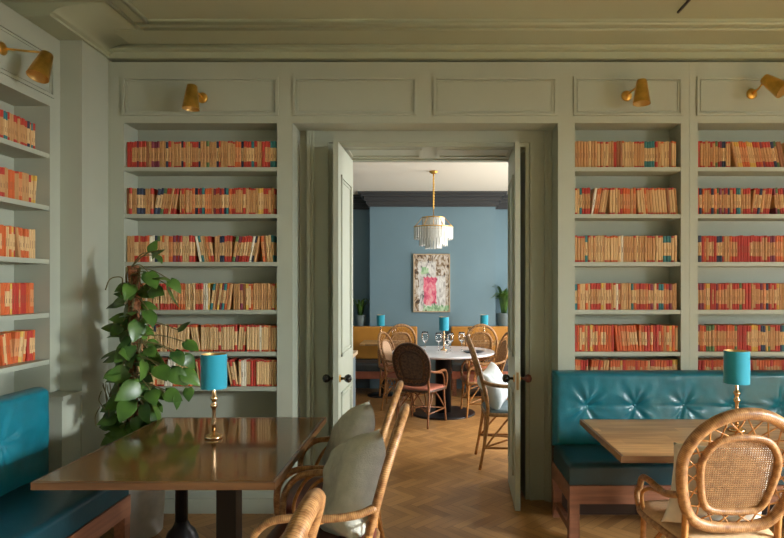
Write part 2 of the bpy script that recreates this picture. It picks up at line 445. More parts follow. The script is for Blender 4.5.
def back_unit(label, x0, x1, nx0, nx1):
    """unit from x0..x1 with an open niche nx0..nx1"""
    t = thing('bookcase', label, 'bookcase', ((x0 + x1) / 2, YB, 0), 0, 'built-in bookcases'); cx = (x0 + x1) / 2
    T = Matrix.Translation((-cx, -YB, 0))
    bm = NB()
    for (a, b) in ((x0, nx0), (nx1, x1)):
        bx(bm, a, b, YB, YB + ND + .03, 0, 3.067, M=T)
    zt, zb = 2.652, .42
    bx(bm, nx0, nx1, YB, YB + ND + .03, zt, 3.067, M=T)
    bx(bm, nx0, nx1, YB, YB + ND + .03, 0, zb, M=T)
    bx(bm, x0, x1, YB - .015, YB, 0, .10, M=T); bx(bm, x0, x1, YB - .01, YB, .13, .15, M=T)
    obj('carcass', bm, PAINT, t)
    bm = NB(); bx(bm, nx0, nx1, YB + ND, YB + ND + .03, zb, zt, M=T); obj('back_panel', bm, PAINT, t)
    bm = NB(); moulded_panel(bm, nx0 - .01, nx1 + .01, 2.70, 2.965, YB, 'y')
    for v in bm.verts: v.co = T @ v.co
    obj('frieze_panel', bm, PAINT, t)
    for z in SHELF_Z:
        bm = NB(); bx(bm, nx0 + .001, nx1 - .001, YB + .004, YB + ND - .001, z - .028, z, M=T); obj('shelf', bm, PAINT, t)
    return t
back_unit('sage built-in bookcase left of the doorway, behind the climbing plant', -2.188, -.935, -2.082, -1.041)
back_unit('sage built-in bookcase just right of the doorway', .871, 1.765, .986, 1.707)
back_unit('sage built-in bookcase at the far right of the back wall', 1.766, 2.975, 1.823, 2.865)
# overdoor between the bookcases
bm = NB(); bx(bm, -.935, .871, YB, YW - .055, 2.652, 3.067)
moulded_panel(bm, -.93, -.09, 2.70, 2.965, YB, 'y'); moulded_panel(bm, .025, .865, 2.70, 2.965, YB, 'y')
struct('trim_8', bm, PAINT, label='panelled overdoor between the bookcases')
bm = NB(); bx(bm, 2.976, 4.6, YB, YW, 0, 3.067); struct('trim_9', bm, PAINT)

# left wall bookcase: faces +x at X=-2.327
XL = -2.327
def left_unit():
    y0, y1, n0, n1 = 1.55, 3.699, 1.65, 3.60
    t = thing('bookcase', 'sage built-in bookcase on the left wall above the teal bench', 'bookcase', (XL, (y0 + y1) / 2, 0), 0, 'built-in bookcases')
    T = Matrix.Translation((-XL, -(y0 + y1) / 2, 0)); d = .22
    bm = NB()
    bx(bm, XL - d - .03, XL, y0, n0, 0, 3.085, M=T); bx(bm, XL - d - .03, XL, n1, 3.515, 0.0, 3.085, M=T) if n1 < 3.515 else None
    bx(bm, XL - d - .03, XL, n1, y1, .89, 3.085, M=T)
    bx(bm, XL - d - .03, XL, n0, n1, 2.645, 3.085, M=T); bx(bm, XL - d - .03, XL, n0, 3.514, 0, .40, M=T)
    obj('carcass', bm, PAINT, t)
    bm = NB(); bx(bm, XL - d - .03, XL - d, n0, n1, .40, 2.645, M=T); obj('back_panel', bm, PAINT, t)
    bm = NB(); moulded_panel(bm, n0 + .05, n1 + .03, 2.70, 2.97, XL, 'x')
    for v in bm.verts: v.co = T @ v.co
    obj('frieze_panel', bm, PAINT, t)
    for z in SHELF_Z:
        if z < .89: n1 = 3.51
        bm = NB(); bx(bm, XL - d + .001, XL - .004, n0 + .001, n1 - .001, z - .028, z, M=T); obj('shelf', bm, PAINT, t)
left_unit()

# ------------------------------------------------------------------ books
def bcol(n, c): return mat('book_cloth_' + n, c, 0.6, noise_amt=0.10, noise_scale=90)
BC = {'red': bcol('red', (.46, .040, .022)), 'orange': bcol('orange', (.60, .125, .030)), 'cream': bcol('cream', (.66, .44, .21)),
      'tan': bcol('tan', (.52, .28, .11)), 'teal': bcol('teal', (.035, .19, .20)), 'navy': bcol('navy', (.022, .035, .075)),
      'plum': bcol('plum', (.20, .03, .055)), 'yellow': bcol('yellow', (.68, .42, .08)), 'white': bcol('white', (.76, .70, .56)),
      'brown': bcol('brown', (.30, .12, .045)), 'green': bcol('green', (.09, .17, .06)), 'peach': bcol('peach', (.62, .27, .105))}
PAGES = mat('book_pages', (.52, .37, .19), .9, noise_amt=.1, noise_scale=200)
INK = mat('spine_print', (.24, .11, .05), .7)
KINDS = {  # name: (band, middle, description, band fraction)
    'r_c': ('red', 'cream', 'cream paperback with red bands', .24), 'o_c': ('orange', 'cream', 'cream paperback with orange bands', .26),
    'r_t': ('red', 'tan', 'tan paperback with red bands', .22), 'o_t': ('orange', 'peach', 'peach paperback with orange bands', .22),
    'rr': ('red', 'red', 'red paperback', .2), 'oo': ('orange', 'orange', 'orange paperback', .2),
    'tt': ('tan', 'tan', 'tan paperback', .2), 'cc': ('cream', 'cream', 'cream paperback', .2), 'rt': ('red', 'tan', 'tan paperback with red tips', .07),
    'rc': ('red', 'cream', 'cream paperback with red tips', .07), 'te_c': ('teal', 'cream', 'cream paperback with teal bands', .25),
    'n_c': ('navy', 'cream', 'cream paperback with navy bands', .25), 'p_c': ('plum', 'tan', 'tan paperback with plum bands', .25),
    'ww': ('white', 'white', 'off-white paperback', .2), 'yy': ('yellow', 'cream', 'cream paperback with yellow bands', .18),
    'bb': ('brown', 'brown', 'brown paperback', .2), 'oc': ('orange', 'cream', 'cream paperback with orange tips', .07), 'gg': ('green', 'tan', 'tan paperback with green bands', .2)}
MIX_RED = ['r_c'] * 2 + ['r_t'] * 9 + ['o_t'] * 3 + ['tt'] * 3 + ['bb', 'p_c', 'n_c'] + ['rt'] * 3 + ['te_c', 'n_c', 'gg', 'rr', 'p_c', 'yy']
MIX_MIX = ['r_c'] * 3 + ['r_t'] * 3 + ['o_t'] * 3 + ['o_c'] * 2 + ['cc'] * 3 + ['tt'] * 3 + ['te_c'] * 2 + ['n_c', 'p_c', 'p_c', 'yy', 'ww', 'gg', 'rc', 'bb']
MIX_TAN = ['cc'] * 6 + ['tt'] * 6 + ['rc'] * 3 + ['rt'] * 5 + ['ww', 'oc', 'oc', 'o_t', 'rr', 'te_c', 'r_t', 'bb']
MIX_TIP = ['rc'] * 8 + ['oc'] * 4 + ['cc'] * 3 + ['o_c', 'rr', 'n_c', 'tt', 'ww', 'r_c']
MIX_ORG = ['o_c'] * 4 + ['r_c'] * 2 + ['oo'] * 3 + ['rr'] * 3 + ['o_t'] * 4 + ['rc', 'oc', 'cc', 'tt', 'yy']

def book_geom(bm, kind, w, h, d, M, mi):
    """spine faces -y at y=0; base at z=0; x centred. mi: dict colour->index"""
    band, mid, _, fr = KINDS[kind]
    zs = [0, h * fr, h * (1 - fr), h]; ms = [mi[band], mi[mid], mi[band]]
    sec = [(-w / 2, d), (-w / 2, .006), (-w * .27, 0), (w * .27, 0), (w / 2, .006), (w / 2, d)]
    rows = [[bm.verts.new(M @ Vector((x, y, z))) for (x, y) in sec] for z in zs]
    for j in range(3):
        for k in range(5):
            f = bm.faces.new((rows[j][k], rows[j][k + 1], rows[j + 1][k + 1], rows[j + 1][k])); f.material_index = ms[j]
        f = bm.faces.new((rows[j][5], rows[j][0], rows[j + 1][0], rows[j + 1][5])); f.material_index = mi['pages']
    # top and bottom: page block between cover edges
    f = bm.faces.new(rows[3]); f.material_index = mi['pages']
    f = bm.faces.new(rows[0][::-1]); f.material_index = mi['pages']
    if fr > .1 or kind in ('tt', 'cc', 'ww'):
        a, b = h * .36, h * (.5 + .12 * ((len(kind) + ord(kind[0]) % 3) % 3) / 2)
        vs = [bm.verts.new(M @ Vector(p)) for p in ((-w * .10, -.0006, a), (w * .10, -.0006, a), (w * .10, -.0006, b), (-w * .10, -.0006, b))]
        f = bm.faces.new(vs); f.material_index = mi['ink']
ALLC = list(BC.keys()); ALLM = [BC[k] for k in ALLC] + [PAGES, INK]
MI = {k: i for i, k in enumerate(ALLC)}; MI['pages'] = len(ALLC); MI['ink'] = len(ALLC) + 1
proto_mesh = {}
def book_mesh(kind):
    if kind not in proto_mesh:
        bm = NB()
        band, mid, _, _ = KINDS[kind]
        mats = [BC[band], BC[mid], PAGES, INK]
        mi = {mid: 1, 'pages': 2, 'ink': 3}; mi[band] = 0
        book_geom(bm, kind, 1.0, .18, .112, Matrix.Identity(4), mi)
        bm.normal_update(); me = bpy.data.meshes.new('paperback'); bm.to_mesh(me); bm.free()
        for m in mats: me.materials.append(m)
        proto_mesh[kind] = me
    return proto_mesh[kind]

def pack(length, mix, lean_p, wmin=.011, wmax=.021, maxlean=11, end_gap=.0):
    """returns list of (x_center_of_base_origin, z, angle, width, heightscale, kind)"""
    out = []; x = .003; mode = 0; run = 0; ang = 0; prevlean = 0; last = None
    h = .18
    while True:
        if run <= 0:
            if mode == 1: pass
            if random.random() < lean_p and out:
                new = random.choice((-1, -1, 1)); ang = math.radians(random.uniform(3.5, maxlean)); run = random.randint(3, 9)
            else: new = 0; run = random.randint(5, 16)
            if mode == 1 and new != 1: x += h * math.sin(pang) + .001      # books leaned right against the next upright one
            if new == -1: x += h * math.sin(ang) + .0005
            if mode == 1 and new == 1: ang = pang
            if mode == -1 and new == -1: x -= h * math.sin(ang); ang = pang
            mode = new; pang = ang
        w = random.uniform(wmin, wmax); hs = random.uniform(.975, 1.02)
        if last and random.random() < .26: k = last
        else: k = random.choice(mix)
        last = k
        c, s = math.cos(ang), math.sin(ang)
        if mode == 0:
            if x + w > length - end_gap: break
            out.append((x + w / 2, 0, 0, w, hs, k)); x += w + .0009
        elif mode == -1:                      # top to the left, pivot bottom-left
            if x + w * c > length - end_gap: break
            out.append((x + w / 2 * c, w / 2 * s, -ang, w, hs, k)); x += w / c + .0009
        else:                                  # top to the right, pivot bottom-right
            if x + w / c + h * s > length - end_gap: break
            out.append((x + w / 2 * c + w * (1 / c - c), w / 2 * s, ang, w, hs, k)); x += w / c + .0009
        run -= 1
    return out

ORD = ['first', 'second', 'third', 'fourth', 'fifth', 'sixth', 'seventh', 'eighth', 'ninth', 'tenth', 'eleventh', 'twelfth', 'thirteenth',
       'fourteenth', 'fifteenth', 'sixteenth', 'seventeenth', 'eighteenth', 'nineteenth']
def ordinal(i):
    if i < 19: return ORD[i]
    n = i + 1; tens = {2: 'twent', 3: 'thirt', 4: 'fort', 5: 'fift', 6: 'sixt'}[n // 10]
    return tens + 'ieth' if n % 10 == 0 else tens + 'y-' + ORD[n % 10 - 1]
ROWN = ['top', 'second', 'third', 'fourth', 'fifth', 'sixth']
stuff = NB()
def place_books(row, books, frame, individual, where, group):
    """frame: matrix taking (x along shelf, y depth, z up) to the world"""
    for i, (x, z, a, w, hs, k) in enumerate(books):
        M = frame @ Matrix.Translation((x, random.uniform(0, .006), z)) @ Matrix.Rotation(a, 4, 'Y')
        if individual(i, x):
            o = bpy.data.objects.new('paperback', book_mesh(k)); COL.objects.link(o)
            o.matrix_world = M @ Matrix.Diagonal((w, 1, hs, 1))
            tag(o, ordinal(i) + ' book from left, ' + ROWN[row] + ' shelf ' + where + ', ' + KINDS[k][2].replace(' paperback', ''), 'book', group)
        else:
            book_geom(stuff, k, w, .18 * hs, .112, M, MI)
always, never = (lambda i, x: True), (lambda i, x: False)
mixL = [MIX_RED, MIX_RED, MIX_MIX, MIX_MIX, MIX_TIP, MIX_TIP]
leanL = [.12, .08, .45, .15, .7, .85]
mixR = [MIX_TAN, MIX_TAN, MIX_TAN, MIX_MIX, MIX_ORG, MIX_ORG]
leanR = [.1, .5, .12, .1, .2, .5]
mixQ = [MIX_RED, MIX_RED, MIX_RED, MIX_RED, MIX_RED, MIX_ORG]
leanQ = [.6, .45, .1, .15, .15, .3]
for r in range(6):
    z = SHELF_Z[r] + .0005
    place_books(r, pack(1.035, mixL[r], leanL[r]), Matrix.Translation((-2.079, YB + .022, z)), never, '', '')
    place_books(r, pack(.715, mixR[r], leanR[r], .014, .0205), Matrix.Translation((.989, YB + .022, z)), always, 'right of doorway', 'paperbacks just right of the doorway')
    place_books(r, pack(1.03, mixQ[r], leanQ[r]), Matrix.Translation((1.826, YB + .022, z)), never, '', '')
    if r < 5:
        # left wall: the shelf runs along +y as seen left to right, spines face +x
        Rz = Matrix.Rotation(PI / 2, 4, 'Z')
        bk = pack(.86, MIX_RED + MIX_ORG if r < 2 else MIX_ORG, .12 if r < 4 else .9)
        sh = .86 - max(b[0] for b in bk) + [-.002, -.006, -.004, -.014, -.004][r]
        bk = [(b[0] + sh, *b[1:]) for b in bk]
        vis = [b for b in bk if b[0] > .52]; hid = [b for b in bk if b[0] <= .52]
        fr = Matrix.Translation((XL - .075, 2.72, z)) @ Rz
        place_books(r, hid, fr, never, '', '')
        place_books(r, vis, fr, always, 'on left wall', 'paperbacks on the left wall')
tag(obj('paperbacks', stuff, ALLM), 'remaining rows of red, orange and tan paperbacks packing the other shelves', 'books', None, 'stuff')

# ------------------------------------------------------------------ doors
def door_leaf(name, hinge, ang, width, side, H=2.525):
    """leaf hinged at (x,y); local +x runs from hinge to the free edge, thickness along y. side: +1 visible face is local +y"""
    t = bpy.data.objects.new(name, None); COL.objects.link(t); t.location = (*hinge, 0); t.rotation_euler = (0, 0, ang); t['kind'] = 'structure'
    th = .036
    bm = NB(); bx(bm, 0, width, -th / 2, th / 2, .012, H)
    pl = struct('leaf', bm, PAINT, t)
    bm = NB()
    for (z0, z1) in ((.22, .80), (1.05, 2.32)):
        for f, sg in ((th / 2, 1), (-th / 2, -1)):
            for (o, w, d) in ((0, .022, .010), (.035, .010, .006)):
                a, b = .10 + o, width - .10 - o
                rr = [(a, b, z0 + o, z0 + o + w), (a, b, z1 - o - w, z1 - o), (a, a + w, z0 + o, z1 - o), (b - w, b, z0 + o, z1 - o)]
                for (p, q, r, s) in rr:
                    ya, yb = (f, f + d) if sg > 0 else (f - d, f)
                    bx(bm, p, q, ya, yb, r, s)
    struct('panel_moulding', bm, PAINT, t)
    kz = .905
    for sg, mm, lb in ((1, BLACK if side > 0 else REDWD, 'black'), (-1, BLACK, 'black')):
        bm = NB()
        M = Matrix.Translation((width - .055, sg * th / 2, kz)) @ Matrix.Rotation(-sg * PI / 2, 4, 'X')
        lathe(bm, [(.011, .004), (.009, .03), (.020, .036), (.028, .05), (.030, .062), (.024, .076), (.008, .083)], 16, M)
        kn = struct('door_knob', bm, mm, t); kn['label'] = 'dark round door knob'
        bm = NB(); lathe(bm, [(.027, 0), (.027, .004), (.018, .008)], 16, M); struct('knob_rose', bm, BRASS, kn)
    if side > 0: return t
    bm = NB(); bx(bm, width - .001, width + .002, -.008, .008, kz - .07, kz + .05); q = struct('lock_plate', bm, mat('dull_dark_brass', (.25, .16, .06), .4, 1.0), t); q['label'] = 'brass lock plate on the door edge'
    return t
# left leaf swung a little past square against the reveal, right leaf a little short of it
lh, rh = (-.624, YD), (.632, YD)
door_leaf('door_1', lh, math.atan2(-.618, -.018), .618, 1)['label'] = 'open left door leaf with black knob, folded against the doorway reveal'
door_leaf('door_2', rh, math.atan2(-.616, -.035), .617, -1)['label'] = 'open right door leaf seen edge on beside the teal bench'

# ------------------------------------------------------------------ benches
def tufted(w, h, tufts, bulge=.05, nx=None, nz=None, wr=.0125, edge_r=.03):
    """cushion back in the xz plane facing -y, from x 0..w, z 0..h, rear at y=0"""
    bm = NB(); nx = nx or max(8, int(w / .011)); nz = nz or max(6, int(h / .011))
    front = []
    for j in range(nz + 1):
        row = []
        for i in range(nx + 1):
            x, z = w * i / nx, h * j / nz
            ex = min(x, w - x); ez = min(z, h - z)
            def rd(e): return 1 - max(0, 1 - e / edge_r) ** 2
            d = bulge * (math.sqrt(max(0, rd(ex))) * math.sqrt(max(0, rd(ez))))
            for (tx, tz) in tufts:
                dx, dz = x - tx, z - tz; r = math.hypot(dx, dz); th = math.atan2(dz, dx)
                d -= .026 * math.exp(-(r / .045) ** 1.2)
                ph = tx * 17
                fold = math.cos(th * 6 + ph) * .5 + math.cos(th * 10 + ph * 2) * .4 + .5 * noise.noise((math.cos(th) * 3 + ph, math.sin(th) * 3, r * 4))
                d += wr * fold * math.exp(-(r / .115) ** 2) * min(1, r / .03)
                # seam fold between neighbouring buttons and down
            for (a, b) in zip(tufts, tufts[1:]):
                if a[0] < x < b[0]:
                    d -= .007 * math.exp(-abs(z - a[1]) / .010)
            d += .004 * noise.noise((x * 7, z * 9, 3.1)) + .002 * noise.noise((x * 21, z * 17, 1.1))
            row.append(bm.verts.new((x, -d, z)))
        front.append(row)
    for j in range(nz):
        for i in range(nx):
            f = bm.faces.new((front[j][i], front[j][i + 1], front[j + 1][i + 1], front[j + 1][i])); f.smooth = True
    # back slab ring
    ring = [front[0][i] for i in range(nx + 1)] + [front[j][nx] for j in range(1, nz + 1)] + [front[nz][i] for i in range(nx - 1, -1, -1)] + [front[j][0] for j in range(nz - 1, 0, -1)]
    back = [bm.verts.new((v.co.x, .04, v.co.z)) for v in ring]
    n = len(ring)
    for k in range(n):
        bm.faces.new((ring[k], back[k], back[(k + 1) % n], ring[(k + 1) % n]))
    bm.faces.new(back[::-1])
    bmesh.ops.recalc_face_normals(bm, faces=bm.faces)
    return bm

def seat_cushion(w, d, h, r=.028):
    """x 0..w, y -d..0, z 0..h with soft crown"""
    bm = NB(); nx, ny = max(6, int(w / .03)), max(6, int(d / .03))
    def hh(x, y):
        ex = min(x, w - x); ey = min(y, d - y)
        k = math.sqrt(max(0, 1 - max(0, 1 - ex / r) ** 2)) * math.sqrt(max(0, 1 - max(0, 1 - ey / r) ** 2))
        return h - r + r * k + .012 * math.sin(PI * y / d) - .012 + .004 * noise.noise((x * 5, y * 5, 1.7))
    xs = sorted(set([0, r * .15, r * .5, r] + [r + (w - 2 * r) * i / nx for i in range(nx + 1)] + [w - r * .5, w - r * .15, w]))
    ys = sorted(set([0, r * .15, r * .5, r] + [r + (d - 2 * r) * i / ny for i in range(ny + 1)] + [d - r * .5, d - r * .15, d]))
    G = [[bm.verts.new((x, -d + y, hh(x, y))) for x in xs] for y in ys]
    for j in range(len(ys) - 1):
        for i in range(len(xs) - 1):
            f = bm.faces.new((G[j][i], G[j][i + 1], G[j + 1][i + 1], G[j + 1][i])); f.smooth = True
    ring = G[0] + [G[j][-1] for j in range(1, len(ys))] + G[-1][-2::-1] + [G[j][0] for j in range(len(ys) - 2, 0, -1)]
    low = [bm.verts.new((v.co.x, v.co.y, 0)) for v in ring]; n = len(ring)
    for k in range(n): bm.faces.new((ring[k], ring[(k + 1) % n], low[(k + 1) % n], low[k]))
    bm.faces.new(low); bmesh.ops.recalc_face_normals(bm, faces=bm.faces)
    return bm

def bench(label, loc, rz, w, zoff=0.0, depth=.52, cush=.40, legs_x=(0.0, 1.0)):
    """local: back along x 0..w at y=0 (rear), seat towards -y, leaning against the wall behind"""
    t = thing('banquette', label, 'bench', loc, rz, 'teal leather banquettes')
    zs = .37
    n = int((w - .1) / .326)
    tufts = [(.215 + .322 * k, .275) for k in range(n + 1) if .215 + .322 * k < w - .06]
    o = obj('back_cushion', tufted(w, .50, tufts, .055), TEAL, t, (0, -.045, .475)); 
    for (x, z) in tufts:
        bm = NB(); lathe(bm, [(.012, 0), (.011, .004), (.004, .006)], 12, Matrix.Translation((x, -.045 - .026, .475 + z)) @ Matrix.Rotation(PI / 2, 4, 'X'))
        bt = obj('button', bm, TEAL, o); bt.location = (0, .045, -.475)
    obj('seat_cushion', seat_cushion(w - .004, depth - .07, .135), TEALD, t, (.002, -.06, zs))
    # frame
    bm = NB(); bx(bm, 0, w, -depth, -depth + .045, zs - .11, zs - .002); bx(bm, 0, .04, -depth + .045, 0, zs - .11, zs - .002); bx(bm, w - .04, w, -depth + .045, 0, zs - .11, zs - .002)
    bx(bm, .04, w - .04, -depth + .045, 0, zs - .03, zs - .002)
    obj('seat_frame', bm, MAHOG, t)
    bm = NB(); bx(bm, 0, w, -.012, .0, .0, .95); obj('back_board', bm, mat('bench_shadow_board', (.05, .024, .014), .6), t)  # added board; its dark colour stands in for the shadow under the bench
    ks = [0, w - .065] if w < 1.7 else [0, w / 2, w - .065]
    for x in ks:
        for y in (-depth, -.06):
            bm = NB(); bx(bm, x, x + .058, y, y + .06, 0, zs - .11); obj('leg', bm, MAHOG, t)
        bm = NB(); bx(bm, x + .015, x + .05, -depth + .06, -.06, .06, .10); obj('stretcher', bm, MAHOG, t)
    return t
bench('long teal buttoned leather bench under the bookcase right of the doorway', (.822, 3.98, 0), 0, 2.12)
# left wall bench: back to -x.  local -y -> world +x : rotate by +90deg (local x -> world y)
bench('teal buttoned leather bench against the left wall', (-2.235, 1.13, 0), PI / 2, 2.19, depth=.545)

# ------------------------------------------------------------------ tables
def dining_table(label, x0, x1, y0, y1, topmat, posts, z=.75):
    cx, cy = (x0 + x1) / 2, (y0 + y1) / 2
    t = thing('dining_table', label, 'table', (cx, cy, 0))
    bm = rbox(x0 - cx + .012, x1 - cx - .012, y0 - cy + .012, y1 - cy - .012, z - .030, z, .003, 1); obj('tabletop', bm, topmat, t)
    bm = NB(); a, b, c, d = x0 - cx, x1 - cx, y0 - cy, y1 - cy; w = .012
    bx(bm, a, b, c, c + w, z - .032, z - .001); bx(bm, a, b, d - w, d, z - .032, z - .001); bx(bm, a, a + w, c + w, d - w, z - .032, z - .001); bx(bm, b - w, b, c + w, d - w, z - .032, z - .001)
    obj('edge_band', bm, EDGE, t)
    for (px, py, kind) in posts:
        px -= cx; py -= cy
        bm = NB()
        if kind == 'square':
            bx(bm, px - .048, px + .048, py - .048, py + .048, .03, z - .045)
            bx(bm, px - .2, px + .2, py - .2, py + .2, z - .045, z - .032)
            o = obj('pedestal', bm, IRON, t)
            bm = NB(); lathe(bm, [(.30, 0), (.30, .012), (.24, .022), (.07, .035)], 32, Matrix.Translation((px, py, 0))); obj('foot_plate', bm, IRON, o)
        else:
            lathe(bm, [(.035, .06), (.034, z - .05), (.10, z - .045), (.10, z - .032)], 16, Matrix.Translation((px, py, 0)))
            o = obj('pedestal', bm, IRON, t)
            bm = NB(); lathe(bm, [(.10, 0), (.10, .02), (.092, .08), (.075, .12), (.05, .145), (.036, .18)], 24, Matrix.Translation((px, py, 0))); obj('foot', bm, IRON, o)
    return t
LT = (-1.62, -.628, 2.385, 3.56)
dining_table('dark glossy wooden dining table beside the left teal bench', *LT, TABLE, [(-1.0, 2.93, 'square'), (-1.445, 3.42, 'round')])
RT = (.894, 2.15, 2.75, 3.51)
dining_table('pale oak dining table in front of the right teal bench', *RT, TABLE2, [(1.52, 3.13, 'square')])

# ------------------------------------------------------------------ table lamps
def make_lamp(label, loc):
    t = thing('table_lamp', label, 'lamp', loc, 0, 'teal table lamps')
    bm = NB(); lathe(bm, [(.046, 0), (.046, .012), (.040, .018), (.020, .024), (.012, .034)], 24); obj('lamp_base', bm, BRASSL, t)
    bm = NB()
    lathe(bm, [(.010, .03), (.0105, .08), (.010, .15), (.012, .158), (.018, .166), (.0185, .174), (.012, .182), (.011, .196), (.020, .206), (.016, .216), (.010, .222), (.009, .27), (.008, .30)], 16)
    bm2 = bm
    obj('lamp_stem', bm2, BRASSL, t)
    bm = NB(); lathe(bm, [(.0655, .262), (.0655, .44)], 32, cap=False); lathe(bm, [(.0635, .44), (.0635, .262)], 32, cap=False, mi=1)
    lathe(bm, [(.0655, .44), (.0635, .44)], 32, cap=False); lathe(bm, [(.0635, .262), (.0655, .262)], 32, cap=False)
    sh = obj('lamp_shade', bm, [SHADE, SHADEIN], t)
    bm = NB(); tube(bm, [(-.0635, 0, .27), (.0635, 0, .27)], .002, 6); tube(bm, [(0, -.0635, .27), (0, .0635, .27)], .002, 6); obj('shade_carrier', bm, BRASSL, sh)
    return t
lamp = make_lamp('teal shaded brass table lamp on the dark glossy table', (-1.128, 3.07, .75))
dup(lamp, (1.68, 3.22, .75), 0, 'teal shaded brass table lamp on the pale oak table')

# ------------------------------------------------------------------ wall lights
def sconce(label, base, normal_rz, head_dir, arm_pts, head_at):
    """base on the wall; local frame: wall normal is -y; head at local pos pointing head_dir"""
    t = thing('wall_light', label, 'lamp', base, normal_rz, 'brass wall lights')
    bm = NB(); lathe(bm, [(.036, 0), (.036, .006), (.030, .012), (.010, .016)], 24, Matrix.Rotation(PI / 2, 4, 'X')); obj('wall_plate', bm, BRASS, t)
    bm = NB(); tube(bm, arm_pts, .006, 10); e = Vector(arm_pts[-1]); lathe(bm, [(.001, -.011), (.008, -.007), (.011, 0), (.008, .007), (.001, .011)], 12, Matrix.Translation(e)); obj('arm', bm, BRASS, t)
    q = Vector(head_dir).normalized().to_track_quat('Z', 'Y').to_matrix().to_4x4()
    M = Matrix.Translation(head_at) @ q
    bm = NB(); lathe(bm, [(.010, -.006), (.030, 0), (.033, .006), (.055, .158)], 28, M, cap=False); lathe(bm, [(.0525, .158), (.030, .01), (.001, .01)], 28, M, cap=False, mi=1)
    lathe(bm, [(.055, .158), (.0525, .158)], 28, M, cap=False); lathe(bm, [(.001, -.006), (.010, -.006)], 28, M, cap=False)
    s = obj('lamp_shade', bm, [BRASS, SHADEIN], t)
    return t
# plates at wall plane, heads out in front
b = W(202.5, 98, 4.0); sconce('brass wall light above the bookcase left of the doorway', b, 0, (-.03, -.05, -1), [(0, -.012, 0), (0, -.06, .01), (-.02, -.11, .02)], (-.022, -.12, .045))
b = W(626.5, 96, 4.0); sconce('brass wall light above the bookcase just right of the doorway', b, 0, (-.04, -.08, -1), [(0, -.012, 0), (.01, -.06, .01), (.045, -.12, .03)], (.050, -.15, .055))
b = W(751.5, 94, 4.0); sconce('brass wall light turned outwards at the far right of the back wall', b, 0, (.50, -.55, -.72), [(0, -.012, 0), (.02, -.05, .02), (.018, -.10, .035)], (.018, -.12, .065))
sconce('brass wall light on a long arm above the left wall bookcase', (XL, 3.195, 2.835), PI / 2, (-.40, .10, -1), [(0, -.012, 0), (.03, -.10, .0), (.055, -.185, .0)], (.065, -.205, -.005))

